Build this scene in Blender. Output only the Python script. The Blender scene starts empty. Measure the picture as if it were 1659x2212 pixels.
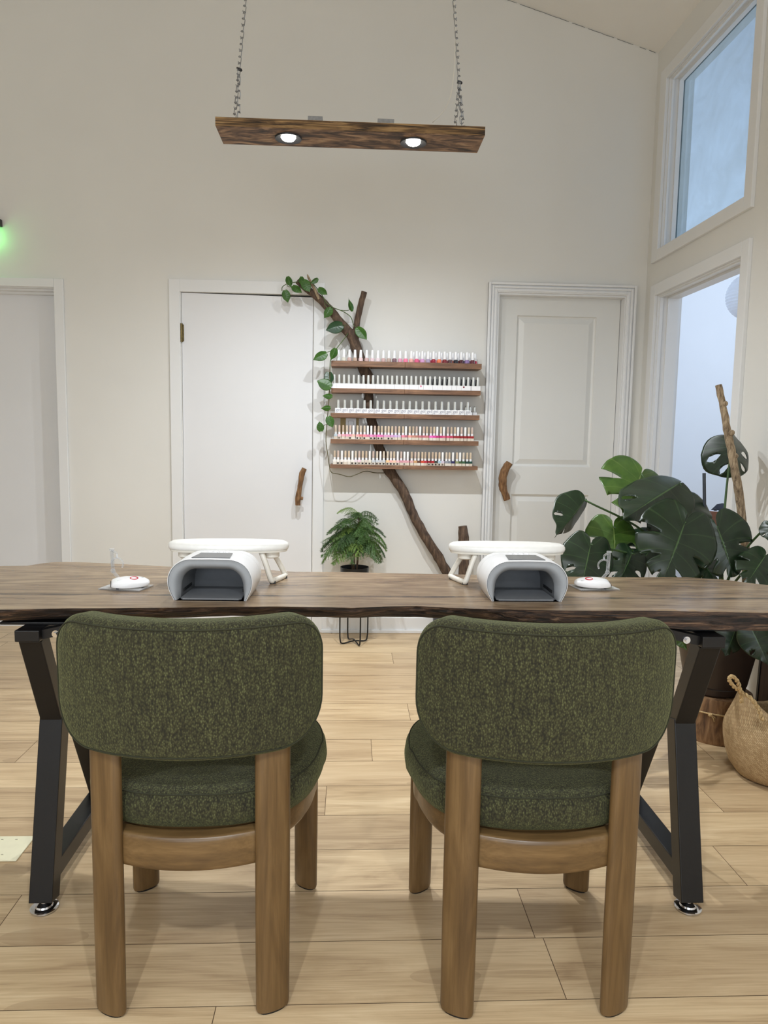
import bpy, bmesh, math, random
from mathutils import Vector, Matrix, noise
random.seed(7)
S = bpy.context.scene
COL = S.collection
PI = math.pi

# ------------------------------------------------------------------ camera
F = 1563.1; CX, CY = 829.5, 1106.0; H = 1.19
PT, YW, RL = [math.radians(a) for a in (5.995, 2.700, 0.9547)]
FW = Vector((math.sin(YW)*math.cos(PT), math.cos(YW)*math.cos(PT), -math.sin(PT)))
_rt = Vector((math.cos(YW), -math.sin(YW), 0)); _up = _rt.cross(FW)
RT = math.cos(RL)*_rt + math.sin(RL)*_up
UP = RT.cross(FW)
cam_data = bpy.data.cameras.new('camera'); cam = bpy.data.objects.new('camera', cam_data); COL.objects.link(cam)
cam.matrix_world = Matrix(((RT.x, UP.x, -FW.x, 0), (RT.y, UP.y, -FW.y, 0), (RT.z, UP.z, -FW.z, H), (0, 0, 0, 1)))
cam_data.sensor_fit = 'HORIZONTAL'; cam_data.sensor_width = 36.0; cam_data.lens = F/1659*36.0
cam_data.clip_start = 0.05
S.camera = cam

def at(px, py, axis, val):
    """the point of the real plane x|y|z = val seen at that pixel of the photograph (used to measure the room)"""
    d = RT*((px-CX)/F) - UP*((py-CY)/F) + FW
    o = Vector((0, 0, H))
    return o + d*((val-o[axis])/d[axis])

YB = 4.308      # back wall
XR = 1.729      # right wall

# ------------------------------------------------------------------ materials
def lin(c):
    return tuple(((v/255)/12.92 if v/255 <= 0.04045 else ((v/255+0.055)/1.055)**2.4) for v in c) + (1.0,)

class NT:
    def __init__(s, name):
        s.m = bpy.data.materials.new(name); s.m.use_nodes = True
        s.t = s.m.node_tree; s.b = s.t.nodes['Principled BSDF']
    def n(s, typ, **kw):
        nd = s.t.nodes.new(typ)
        for k, v in kw.items():
            if k.startswith('i_'):
                key = k[2:]
                nd.inputs[int(key) if key.isdigit() else key.replace('_', ' ')].default_value = v
            else: setattr(nd, k, v)
        return nd
    def l(s, a, b): s.t.links.new(a, b)
    def set(s, **kw):
        for k, v in kw.items(): s.b.inputs[k.replace('_', ' ')].default_value = v
    def coords(s, scale, kind='Object'):
        tc = s.n('ShaderNodeTexCoord'); mp = s.n('ShaderNodeMapping'); mp.inputs['Scale'].default_value = scale
        s.l(tc.outputs[kind], mp.inputs['Vector']); return mp.outputs['Vector']
    def noise(s, vec, scale, detail=4, rough=0.55, dist=0.0):
        nd = s.n('ShaderNodeTexNoise'); s.l(vec, nd.inputs['Vector'])
        nd.inputs['Scale'].default_value = scale; nd.inputs['Detail'].default_value = detail
        nd.inputs['Roughness'].default_value = rough; nd.inputs['Distortion'].default_value = dist
        return nd.outputs['Fac']
    def ramp(s, fac, stops):
        r = s.n('ShaderNodeValToRGB'); e = r.color_ramp.elements
        while len(e) < len(stops): e.new(0.5)
        for i, (p, c) in enumerate(stops):
            e[i].position = p; e[i].color = lin(c) if len(c) == 3 else c
        s.l(fac, r.inputs['Fac']); return r.outputs['Color']
    def mix(s, fac, a, b, mode='MIX'):
        m = s.n('ShaderNodeMix', data_type='RGBA', blend_type=mode)
        for sock, v in ((m.inputs[0], fac), (m.inputs[6], a), (m.inputs[7], b)):
            if hasattr(v, 'is_linked'): s.l(v, sock)
            else: sock.default_value = v
        return m.outputs[2]
    def math(s, op, a, b=None, c=None):
        m = s.n('ShaderNodeMath', operation=op)
        for i, v in enumerate((a, b, c)):
            if v is None: continue
            if hasattr(v, 'is_linked'): s.l(v, m.inputs[i])
            else: m.inputs[i].default_value = v
        return m.outputs[0]
    def bump(s, h, strength=0.3, dist=0.002):
        b = s.n('ShaderNodeBump'); b.inputs['Strength'].default_value = strength; b.inputs['Distance'].default_value = dist
        s.l(h, b.inputs['Height']); s.l(b.outputs['Normal'], s.b.inputs['Normal'])
    def color(s, out): s.l(out, s.b.inputs['Base Color'])

def plain(name, rgb, rough=0.5, metal=0.0, var=0.06, scale=30, bump=0.0, **kw):
    m = NT(name); v = m.coords((1, 1, 1)); f = m.noise(v, scale, 3)
    a = tuple(max(0, c*(1-var)) for c in rgb); b = tuple(min(255, c*(1+var)) for c in rgb)
    m.color(m.ramp(f, [(0.3, a), (0.7, b)])); m.set(Roughness=rough, Metallic=metal, **kw)
    if bump: m.bump(f, bump, 0.001)
    return m.m

def paint(name, rgb, rough=0.55, var=0.012):
    m = NT(name); v = m.coords((1, 1, 1))
    f = m.noise(v, 1.3, 3); g = m.noise(v, 220, 2)
    a = tuple(c*(1-var) for c in rgb); b = tuple(min(255, c*(1+var)) for c in rgb)
    m.color(m.ramp(f, [(0.3, a), (0.7, b)])); m.set(Roughness=rough); m.bump(g, 0.08, 0.001)
    return m.m

def wood(name, stops, axis='x', stretch=14, scale=5, rough=0.45, bump=0.15, detail=6, dist=0.6, fine=True, bd=0.002, **kw):
    m = NT(name)
    sc = {'x': (1, stretch, stretch), 'y': (stretch, 1, stretch), 'z': (stretch, stretch, 1)}[axis]
    v = m.coords(sc); f = m.noise(v, scale, detail, 0.6, dist)
    if fine:
        sc2 = {'x': (1, 40, 40), 'y': (40, 1, 40), 'z': (40, 40, 1)}[axis]
        g = m.noise(m.coords(sc2), scale*1.5, 3)
        f = m.math('ADD', m.math('MULTIPLY', f, 0.75), m.math('MULTIPLY', g, 0.25))
    m.color(m.ramp(f, stops)); m.set(Roughness=rough, **kw); m.bump(f, bump, bd)
    return m.m

def emissive(name, rgb, strength):
    m = NT(name); m.set(Base_Color=lin(rgb), Roughness=0.4, Emission_Color=lin(rgb), Emission_Strength=strength)
    v = m.coords((1, 1, 1)); f = m.noise(v, 20, 2)
    m.color(m.ramp(f, [(0.4, rgb), (0.6, rgb)]))
    return m.m

def glass(name, rgb, rough=0.02, ior=1.47, alpha=None):
    m = NT(name); v = m.coords((1, 1, 1)); f = m.noise(v, 15, 2)
    m.color(m.ramp(f, [(0.4, rgb), (0.6, tuple(min(255, c+4) for c in rgb))]))
    m.set(Roughness=rough, IOR=ior); m.b.inputs['Transmission Weight'].default_value = 1.0
    return m.m

M = {}
M['wall'] = paint('cream_wall_paint', (225, 224, 220))
M['ceiling'] = paint('ceiling_paint', (234, 232, 228))
M['trim'] = paint('white_trim_paint', (228, 229, 230), 0.35)
M['door'] = paint('white_door_paint', (226, 227, 230), 0.4)
M['dooroff'] = paint('off_white_door_paint', (222, 222, 219), 0.4)
M['gap'] = plain('dark_gap', (60, 58, 55), 0.9)
M['cool'] = paint('cool_white_wall_paint', (232, 234, 238))
M['black_metal'] = plain('black_powder_coated_steel', (22, 21, 22), 0.38, 0.3, 0.08, 200, 0.05)
M['chrome'] = plain('chrome', (215, 215, 218), 0.12, 1.0, 0.01)
M['steel'] = plain('galvanised_steel', (150, 152, 155), 0.35, 0.9, 0.05, 120)
M['darkmetal'] = plain('dark_grey_metal', (52, 52, 54), 0.4, 0.6)
M['brass'] = plain('tarnished_brass', (112, 98, 62), 0.45, 0.8, 0.15, 90)
M['white_plastic'] = plain('white_plastic', (240, 240, 242), 0.28, 0, 0.01)
M['cream_plastic'] = plain('cream_plastic', (236, 232, 222), 0.35, 0, 0.01)
M['grey_plastic'] = plain('grey_plastic', (164, 167, 171), 0.4, 0, 0.02)
M['dark_plastic'] = plain('dark_grey_plastic', (116, 118, 122), 0.4, 0, 0.03)
M['screen'] = plain('grey_display', (92, 95, 98), 0.15, 0, 0.02)
M['vinyl'] = plain('white_vinyl', (240, 239, 235), 0.38, 0, 0.012, 60, 0.05)
M['black_plastic'] = plain('black_plastic', (18, 18, 19), 0.35, 0, 0.05)
M['ivory'] = plain('ivory_plate', (222, 216, 186), 0.4, 0, 0.015)
M['red'] = plain('red_print', (190, 30, 50), 0.5, 0, 0.02)
M['soil'] = plain('potting_soil', (48, 36, 26), 0.95, 0, 0.4, 120, 0.8)
M['pot'] = plain('dark_brown_ceramic', (52, 40, 33), 0.42, 0, 0.06, 14)
M['tan'] = plain('tan_backing_plate', (176, 156, 104), 0.6)
M['ink'] = plain('grey_print', (142, 142, 156), 0.6)
def acrylic():
    m = NT('clear_acrylic'); f = m.noise(m.coords((1, 1, 1)), 15, 2)
    tr = m.n('ShaderNodeBsdfTransparent'); m.l(m.ramp(f, [(0.4, (244, 246, 248)), (0.6, (250, 251, 252))]), tr.inputs['Color'])
    gl = m.n('ShaderNodeBsdfGlossy'); gl.inputs['Roughness'].default_value = 0.04
    lw = m.n('ShaderNodeLayerWeight'); lw.inputs['Blend'].default_value = 0.25
    b = m.n('ShaderNodeMixShader'); m.l(m.math('ADD', m.math('MULTIPLY', lw.outputs['Facing'], 0.85), 0.13), b.inputs[0])
    df = m.n('ShaderNodeBsdfDiffuse'); df.inputs['Color'].default_value = lin((250, 250, 252)); b0 = m.n('ShaderNodeMixShader'); b0.inputs[0].default_value = 0.6; m.l(gl.outputs[0], b0.inputs[1]); m.l(df.outputs[0], b0.inputs[2])
    m.l(tr.outputs[0], b.inputs[1]); m.l(b0.outputs[0], b.inputs[2]); m.l(b.outputs[0], m.t.nodes['Material Output'].inputs['Surface']); return m.m
M['clear'] = acrylic()
M['bottleglass'] = glass('bottle_glass', (240, 240, 242), 0.05)
M['rope'] = plain('twine', (196, 168, 122), 0.85, 0, 0.15, 200, 0.5)
M['paper'] = plain('white_rice_paper', (240, 242, 248), 0.7, 0, 0.01)
M['kraft'] = plain('brown_paper_roll', (128, 84, 62), 0.7)
M['bag'] = plain('dark_grey_cloth', (38, 40, 50), 0.75, 0, 0.12, 80, 0.3)
M['bin'] = plain('slate_plastic', (62, 66, 74), 0.5)
M['petiole'] = plain('green_petiole', (58, 84, 44), 0.5, 0, 0.12, 40)
M['vine'] = plain('green_vine_stem', (74, 92, 50), 0.6, 0, 0.2, 60)
M['vinedry'] = plain('brown_vine_stem', (84, 78, 50), 0.7, 0, 0.2, 60)
M['stem'] = plain('brown_plant_stem', (92, 70, 48), 0.7, 0, 0.2, 60)

# floor planks: every plank carries its own random value and grain offset
def floor_mat():
    m = NT('oak_laminate_planks')
    at_ = m.n('ShaderNodeAttribute'); at_.attribute_name = 'plank'
    r = m.n('ShaderNodeSeparateColor'); m.l(at_.outputs['Color'], r.inputs['Color'])
    tc = m.n('ShaderNodeTexCoord'); cmb = m.n('ShaderNodeCombineXYZ')
    m.l(m.math('MULTIPLY', r.outputs['Red'], 37.0), cmb.inputs[0]); m.l(m.math('MULTIPLY', r.outputs['Green'], 23.0), cmb.inputs[1])
    add = m.n('ShaderNodeVectorMath', operation='ADD'); m.l(tc.outputs['Object'], add.inputs[0]); m.l(cmb.outputs[0], add.inputs[1])
    def mp(sc):
        n = m.n('ShaderNodeMapping'); n.inputs['Scale'].default_value = sc; m.l(add.outputs[0], n.inputs['Vector']); return n.outputs['Vector']
    f1 = m.noise(mp((1.0, 9, 1)), 1.6, 6, 0.6, 1.4)
    f2 = m.noise(mp((1.5, 90, 1)), 2.4, 4, 0.65, 0.3)
    ff = m.math('ADD', m.math('MULTIPLY', f1, 0.6), m.math('MULTIPLY', f2, 0.4))
    c = m.ramp(ff, [(0.32, (156, 130, 99)), (0.45, (192, 166, 131)), (0.55, (208, 183, 147)), (0.70, (226, 204, 170))])
    tint = m.ramp(r.outputs['Blue'], [(0.0, (234, 230, 226)), (0.5, (246, 243, 238)), (1.0, (255, 253, 248))])
    c = m.mix(1.0, c, tint, 'MULTIPLY')
    kn = m.n('ShaderNodeTexVoronoi'); m.l(mp((1.0, 3.2, 1)), kn.inputs['Vector']); kn.inputs['Scale'].default_value = 1.5
    k = m.math('LESS_THAN', kn.outputs['Distance'], 0.16)
    kk = m.math('MULTIPLY', k, m.math('MULTIPLY', f2, 0.45))
    c = m.mix(kk, c, lin((120, 92, 66)))
    m.color(c); m.set(Roughness=0.36); m.bump(f2, 0.12, 0.0008)
    return m.m
M['floor'] = floor_mat()
M['floorgap'] = plain('dark_plank_joint', (96, 74, 52), 0.9)

def fabric_mat():
    m = NT('olive_boucle_fabric')
    f = m.noise(m.coords((1, 1, 0.12)), 150, 5, 0.75)
    g = m.noise(m.coords((1, 1, 0.6)), 330, 2, 0.6)
    w = m.n('ShaderNodeTexVoronoi'); m.l(m.coords((1, 1, 0.62)), w.inputs['Vector']); w.inputs['Scale'].default_value = 300
    ff = m.math('ADD', m.math('MULTIPLY', f, 0.42), m.math('ADD', m.math('MULTIPLY', g, 0.26), m.math('MULTIPLY', m.math('SUBTRACT', 1.0, w.outputs['Distance']), 0.32)))
    m.color(m.ramp(ff, [(0.37, (23, 20, 9)), (0.49, (44, 42, 22)), (0.58, (64, 64, 37)), (0.68, (92, 95, 60))]))
    m.set(Roughness=0.95); m.b.inputs['Sheen Weight'].default_value = 0.42; m.b.inputs['Sheen Tint'].default_value = lin((150, 156, 104)); m.b.inputs['Sheen Roughness'].default_value = 0.5
    h = m.math('SUBTRACT', g, m.math('MULTIPLY', w.outputs['Distance'], 1.1)); m.bump(h, 0.6, 0.002)
    return m.m
M['fabric'] = fabric_mat()
M['seam'] = plain('dark_olive_seam', (42, 42, 24), 0.95)
M['legwood'] = wood('brown_stained_rubberwood', [(0.30, (74, 54, 31)), (0.5, (98, 74, 44)), (0.72, (120, 94, 60))], 'z', 9, 4, 0.36, 0.06)
M['railwood'] = wood('brown_stained_rubberwood_rail', [(0.30, (78, 57, 33)), (0.5, (102, 78, 47)), (0.72, (126, 99, 64))], 'x', 9, 4, 0.34, 0.06)
def table_mat():
    m = NT('weathered_walnut_top')
    f = m.noise(m.coords((1, 8, 8)), 3.0, 8, 0.62, 1.8); g = m.noise(m.coords((1, 46, 46)), 4.5, 4, 0.6, 0.4); h = m.noise(m.coords((1, 2.6, 1)), 2.2, 4, 0.55, 2.2)
    ff = m.math('ADD', m.math('MULTIPLY', f, 0.5), m.math('ADD', m.math('MULTIPLY', g, 0.15), m.math('MULTIPLY', h, 0.35)))
    c = m.ramp(ff, [(0.30, (82, 64, 48)), (0.42, (119, 98, 77)), (0.51, (143, 121, 96)), (0.60, (162, 140, 112)), (0.72, (188, 166, 134))])
    sep = m.n('ShaderNodeSeparateXYZ'); tc = m.n('ShaderNodeTexCoord'); m.l(tc.outputs['Object'], sep.inputs[0])
    wv = m.noise(m.coords((1, 0.01, 0.01)), 3.5, 4, 0.6); wd = m.noise(m.coords((1, 0.01, 0.01)), 9, 3, 0.6)
    d = m.math('ABSOLUTE', m.math('SUBTRACT', sep.outputs['Y'], m.math('ADD', CRACK, m.math('MULTIPLY', m.math('SUBTRACT', wv, 0.5), 0.045))))
    k = m.math('LESS_THAN', d, m.math('MULTIPLY', m.math('SUBTRACT', wd, 0.42), 0.035))
    soft = m.math('MULTIPLY', m.math('LESS_THAN', d, m.math('MULTIPLY', wd, 0.022)), 0.5)
    c = m.mix(soft, c, lin((92, 76, 62))); c = m.mix(m.math('MULTIPLY', k, 0.85), c, lin((44, 36, 32)))
    m.color(c); m.set(Roughness=0.26); m.bump(ff, 0.05, 0.002); return m.m
CRACK = at(450, 1286, 2, 0.775).y-1.93
M['tabletop'] = table_mat()
M['bark'] = wood('dark_live_edge', [(0.38, (12, 8, 5)), (0.47, (46, 32, 23)), (0.55, (80, 58, 43)), (0.66, (134, 106, 82))], 'x', 12, 4.5, 0.75, 1.0, 9, 1.4, bd=0.012)
M['burnt'] = wood('torched_pine', [(0.37, (36, 25, 18)), (0.46, (78, 57, 41)), (0.54, (134, 104, 78)), (0.65, (188, 158, 126))], 'x', 3.0, 7, 0.6, 0.2, 5, 1.2)
M['burntedge'] = wood('torched_pine_edge', [(0.38, (34, 23, 13)), (0.47, (92, 68, 40)), (0.56, (152, 120, 78)), (0.68, (188, 156, 108))], 'x', 16, 5, 0.65, 0.4, 6, 0.8)
M['shelf'] = wood('brown_stained_pine', [(0.30, (82, 56, 40)), (0.48, (122, 88, 64)), (0.62, (146, 108, 80)), (0.78, (178, 136, 100))], 'x', 6, 5, 0.5, 0.15, 5, 1.3)
M['drift'] = wood('dark_driftwood', [(0.32, (46, 35, 28)), (0.5, (84, 66, 53)), (0.68, (122, 100, 80))], 'z', 5, 14, 0.85, 0.9, 6, 0.4)
M['driftwarm'] = wood('brown_driftwood', [(0.32, (70, 46, 28)), (0.5, (122, 88, 56)), (0.7, (160, 122, 84))], 'z', 5, 18, 0.8, 0.9, 6, 0.4)
M['driftpale'] = wood('pale_driftwood', [(0.36, (84, 68, 52)), (0.5, (146, 126, 101)), (0.64, (188, 168, 138))], 'z', 4, 26, 0.85, 0.7, 6, 0.4)
M['stump'] = wood('stripped_log', [(0.33, (78, 54, 36)), (0.5, (136, 102, 70)), (0.68, (178, 144, 106))], 'z', 5, 7, 0.75, 0.7, 7, 1.0)
M['slab'] = wood('dark_brown_slab', [(0.32, (54, 36, 26)), (0.5, (84, 60, 45)), (0.7, (108, 80, 60))], 'z', 6, 5, 0.6, 0.2)

def leaf_mat(name, dark, mid, vein, trans=0.0, rough=0.3):
    m = NT(name)
    uv = m.n('ShaderNodeUVMap'); sep = m.n('ShaderNodeSeparateXYZ'); m.l(uv.outputs['UV'], sep.inputs[0])
    f = m.noise(m.coords((1, 1, 1)), 14, 3)
    c = m.ramp(f, [(0.3, dark), (0.75, mid)])
    fr = m.math('FRACT', m.math('MULTIPLY', sep.outputs['X'], 7.0))
    d = m.math('ABSOLUTE', m.math('SUBTRACT', fr, 0.5))
    ln = m.math('LESS_THAN', d, 0.030)
    md = m.math('LESS_THAN', sep.outputs['Y'], 0.020)
    k = m.math('MAXIMUM', m.math('MULTIPLY', ln, 0.16), m.math('MULTIPLY', md, 0.6))
    m.color(m.mix(k, c, lin(vein))); m.set(Roughness=rough); m.bump(m.math('MULTIPLY', d, 1.0), 0.22, 0.004)
    if trans:
        tr = m.n('ShaderNodeBsdfTranslucent'); tr.inputs['Color'].default_value = lin(mid)
        mx = m.n('ShaderNodeMixShader'); mx.inputs[0].default_value = trans
        out = m.t.nodes['Material Output']
        m.l(m.b.outputs[0], mx.inputs[1]); m.l(tr.outputs[0], mx.inputs[2]); m.l(mx.outputs[0], out.inputs['Surface'])
    return m.m
M['monstera'] = leaf_mat('dark_green_leaf', (17, 33, 17), (29, 51, 27), (84, 114, 66), 0.04, 0.34)
M['monstera2'] = leaf_mat('pale_and_backlit_leaf', (58, 88, 34), (88, 118, 50), (150, 170, 98), 0.15, 0.36)  # pale green; on leaf B the tone stands in for light shining through
M['pothos'] = leaf_mat('pothos_leaf', (44, 82, 24), (72, 116, 40), (104, 144, 66), 0.12, 0.36)
M['pothosdark'] = leaf_mat('dark_pothos_leaf', (24, 54, 28), (40, 76, 40), (70, 110, 60), 0.05, 0.32)

def frond_mat():
    m = NT('pine_needles'); oi = m.n('ShaderNodeObjectInfo')
    f = m.noise(m.coords((1, 1, 1)), 25, 2)
    c = m.ramp(m.math('ADD', m.math('MULTIPLY', f, 0.5), m.math('MULTIPLY', oi.outputs['Random'], 0.5)),
               [(0.2, (38, 64, 27)), (0.5, (66, 98, 40)), (0.8, (112, 138, 60))])
    m.color(c); m.set(Roughness=0.6); return m.m
M['frond'] = frond_mat()

def weave_mat():
    m = NT('woven_seagrass')
    uv = m.n('ShaderNodeUVMap'); mp = m.n('ShaderNodeMapping'); m.l(uv.outputs['UV'], mp.inputs['Vector'])
    mp.inputs['Scale'].default_value = (165, 165, 1); mp.inputs['Rotation'].default_value = (0, 0, 0.62)
    ck = m.n('ShaderNodeTexBrick'); m.l(mp.outputs['Vector'], ck.inputs['Vector'])
    ck.inputs['Scale'].default_value = 1.0; ck.inputs['Mortar Size'].default_value = 0.12; ck.inputs['Mortar Smooth'].default_value = 1.0
    ck.inputs['Brick Width'].default_value = 1.6; ck.inputs['Row Height'].default_value = 0.8; ck.offset = 0.5
    ck.inputs['Color1'].default_value = lin((190, 164, 124)); ck.inputs['Color2'].default_value = lin((164, 136, 98)); ck.inputs['Mortar'].default_value = lin((138, 110, 76))
    m.color(ck.outputs['Color']); m.set(Roughness=0.8)
    m.bump(m.math('SUBTRACT', 1.0, ck.outputs['Fac']), 0.5, 0.003); return m.m
M['weave'] = weave_mat()

def objcolor(name, rough=0.25, trans=0.0):
    m = NT(name); oi = m.n('ShaderNodeObjectInfo'); f = m.noise(m.coords((1, 1, 1)), 60, 2)
    k = m.ramp(f, [(0.3, (248, 248, 248)), (0.7, (255, 255, 255))])
    m.color(m.mix(1.0, oi.outputs['Color'], k, 'MULTIPLY')); m.set(Roughness=rough)
    m.b.inputs['Coat Weight'].default_value = trans
    return m.m
M['tint_gloss'] = objcolor('coloured_polish', 0.15, 0.6)
M['tint'] = objcolor('coloured_swatch', 0.45)

# ------------------------------------------------------------------ mesh helpers
def catmull(pts, n=6):
    pts = [Vector(p) for p in pts]
    if len(pts) < 3: return pts
    out = []
    P = [2*pts[0]-pts[1]] + pts + [2*pts[-1]-pts[-2]]
    for i in range(1, len(P)-2):
        a, b, c, d = P[i-1:i+3]
        for k in range(n):
            t = k/n
            out.append(0.5*((2*b) + (c-a)*t + (2*a-5*b+4*c-d)*t*t + (3*b-a-3*c+d)*t**3))
    out.append(pts[-1]); return out

def lerp_list(vals, m):
    n = len(vals); out = []
    for i in range(m):
        t = i/(m-1)*(n-1) if m > 1 else 0
        k = min(int(t), n-2) if n > 1 else 0; f = t-k
        out.append(vals[k]*(1-f)+vals[min(k+1, n-1)]*f)
    return out

class MB:
    def __init__(s): s.v = []; s.f = []; s.m = []; s.uv = {}
    def add(s, vs, fs, mi=0):
        o = len(s.v); s.v += [tuple(v) for v in vs]; s.f += [tuple(i+o for i in f) for f in fs]; s.m += [mi]*len(fs); return o
    def box(s, x0, x1, y0, y1, z0, z1, mi=0):
        vs = [(x, y, z) for z in (z0, z1) for y in (y0, y1) for x in (x0, x1)]
        s.add(vs, [(0, 2, 3, 1), (4, 5, 7, 6), (0, 1, 5, 4), (2, 6, 7, 3), (0, 4, 6, 2), (1, 3, 7, 5)], mi)
    def prism(s, poly, a, b, axis=1, mi=0):
        """polygon extruded from a to b along an axis (1: poly is x,z; 2: poly is x,y; 0: poly is y,z)"""
        n = len(poly)
        def P(p, h): return {0: (h, p[0], p[1]), 1: (p[0], h, p[1]), 2: (p[0], p[1], h)}[axis]
        vs = [P(p, a) for p in poly] + [P(p, b) for p in poly]
        fs = [tuple(range(n))[::-1], tuple(range(n, 2*n))] + [(i, (i+1) % n, n+(i+1) % n, n+i) for i in range(n)]
        s.add(vs, fs, mi)
    def loops(s, rings, cap0=True, cap1=True, mi=0, closed=True):
        n = len(rings[0]); vs = [p for r in rings for p in r]; fs = []
        for k in range(len(rings)-1):
            for i in range(n if closed else n-1):
                j = (i+1) % n
                fs.append((k*n+i, k*n+j, (k+1)*n+j, (k+1)*n+i))
        if cap0: fs.append(tuple(range(n))[::-1])
        if cap1: fs.append(tuple(range((len(rings)-1)*n, len(rings)*n)))
        s.add(vs, fs, mi)
    def tube(s, pts, rad, seg=10, smooth=5, rough=0.0, rscale=30, mi=0, flat=None):
        p = catmull(pts, smooth) if smooth > 1 and len(pts) > 2 else [Vector(q) for q in pts]
        rr = lerp_list(rad if isinstance(rad, (list, tuple)) else [rad, rad], len(p))
        up = Vector((0.13, 0.21, 0.97)); rings = []
        for i, q in enumerate(p):
            t = (p[min(i+1, len(p)-1)]-p[max(i-1, 0)]).normalized()
            if i == 0:
                if abs(t.dot(up)) > 0.9: up = Vector((0.97, 0.2, 0.1))
                a = t.cross(up).normalized()
            else: a = (a - t*a.dot(t)).normalized()
            b = t.cross(a); ring = []
            for k in range(seg):
                w = 2*PI*k/seg; d = a*math.cos(w)*(1 if not flat else flat)+b*math.sin(w)
                r = rr[i]
                if rough: r *= 1+rough*noise.noise((q+d*rr[i])*rscale)*1.6
                ring.append(q+d*r)
            rings.append(ring)
        s.loops(rings, True, True, mi)
    def lathe(s, prof, c=(0, 0, 0), seg=32, mi=0, cap0=True, cap1=True):
        rings = [[(c[0]+r*math.cos(2*PI*k/seg), c[1]+r*math.sin(2*PI*k/seg), c[2]+z) for k in range(seg)] for r, z in prof]
        s.loops(rings, cap0, cap1, mi)
    def sphere(s, c, r, seg=16, rings=10, sc=(1, 1, 1), mi=0):
        rr = []
        for j in range(rings+1):
            a = -PI/2+PI*j/rings; q = max(math.cos(a), 1e-4)
            rr.append([(c[0]+sc[0]*r*q*math.cos(2*PI*k/seg), c[1]+sc[1]*r*q*math.sin(2*PI*k/seg), c[2]+sc[2]*r*math.sin(a)) for k in range(seg)])
        s.loops(rr, True, True, mi)
    def mesh(s, name, mats, smooth=False):
        me = bpy.data.meshes.new(name); me.from_pydata(s.v, [], s.f)
        for m in (mats if isinstance(mats, (list, tuple)) else [mats]): me.materials.append(m)
        for i, p in enumerate(me.polygons): p.material_index = s.m[i]; p.use_smooth = bool(smooth)
        bm = bmesh.new(); bm.from_mesh(me); bmesh.ops.recalc_face_normals(bm, faces=bm.faces); bm.to_mesh(me); bm.free()
        if smooth and smooth is not True: me.set_sharp_from_angle(angle=math.radians(smooth))
        me.update(); return me
    def build(s, name, mats, parent=None, loc=(0, 0, 0), smooth=False, bevel=0, label=None, seg=2):
        ob = bpy.data.objects.new(name, s.mesh(name, mats, smooth)); COL.objects.link(ob); ob.location = loc
        if parent: ob.parent = parent
        if bevel:
            md = ob.modifiers.new('Bevel', 'BEVEL'); md.width = bevel; md.segments = seg; md.limit_method = 'ANGLE'; md.angle_limit = math.radians(40)
        if label: ob['label'] = label
        return ob

def thing(name, label, cat, loc=(0, 0, 0), rz=0, group=None):
    o = bpy.data.objects.new(name, None); COL.objects.link(o); o.location = loc; o.rotation_euler = (0, 0, rz)
    o.empty_display_size = 0.1
    return tag(o, label, cat, group)
def tag(o, label, cat, group=None):
    o['label'] = label; o['category'] = cat
    if group: o['group'] = group
    return o
def struct(name, loc=(0, 0, 0)):
    o = bpy.data.objects.new(name, None); COL.objects.link(o); o['kind'] = 'structure'; o.location = loc; return o
def S_(o): o['kind'] = 'structure'; return o
def copy_tree(o, parent=None):
    c = o.copy(); COL.objects.link(c); c.parent = parent
    for ch in list(o.children): copy_tree(ch, c)
    return c

# ------------------------------------------------------------------ room shell
XL, YF = -3.3, -3.2           # left wall, wall behind the camera
RIDGE_X = -0.75; SL = 0.286
def ceil_z(x): return 3.389 + SL*(XR-x) if x > RIDGE_X else 3.389 + SL*(XR-RIDGE_X) - SL*(RIDGE_X-x)

def build_floor():
    vs, fs, cols, gaps = [], [], [], MB()
    W = 0.1905; L = 1.287; y0 = 1.408; known = {0: 0.474, 1: 0.455, 2: 1.083, 3: -0.843}
    rnd = random.Random(3)
    k0 = int(math.floor((YF-y0)/W)); k1 = int(math.ceil((6.35-y0)/W))
    g = 0.0009
    for k in range(k0, k1):
        off = known.get(k, rnd.uniform(0, L))
        xs = [off + L*i for i in range(-6, 7)]
        for i in range(len(xs)-1):
            a, b = max(xs[i], XL), min(xs[i+1], 4.75)
            if b-a < 0.01: continue
            ya, yb = y0+W*k, y0+W*(k+1); o = len(vs)
            vs += [(a+g, ya+g, 0), (b-g, ya+g, 0), (b-g, yb-g, 0), (a+g, yb-g, 0)]
            fs.append((o, o+1, o+2, o+3)); cols.append((rnd.random(), rnd.random(), rnd.random(), 1))
    n = len(fs)
    o = len(vs); vs += [(XL, YF, -0.0012), (4.75, YF, -0.0012), (4.75, 6.4, -0.0012), (XL, 6.4, -0.0012), (XL, YF, -0.1), (4.75, YF, -0.1), (4.75, 6.4, -0.1), (XL, 6.4, -0.1)]
    fs += [(o, o+1, o+2, o+3), (o+7, o+6, o+5, o+4), (o, o+4, o+5, o+1), (o+1, o+5, o+6, o+2), (o+2, o+6, o+7, o+3), (o+3, o+7, o+4, o)]
    me = bpy.data.meshes.new('floor'); me.from_pydata(vs, [], fs); me.materials.append(M['floor']); me.materials.append(M['floorgap'])
    ca = me.color_attributes.new('plank', 'FLOAT_COLOR', 'CORNER')
    for i, p in enumerate(me.polygons):
        if i >= n: p.material_index = 1
        for li in p.loop_indices: ca.data[li].color = cols[i] if i < n else (0, 0, 0, 1)
    ob = bpy.data.objects.new('floor', me); COL.objects.link(ob); S_(ob)
build_floor()

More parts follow.
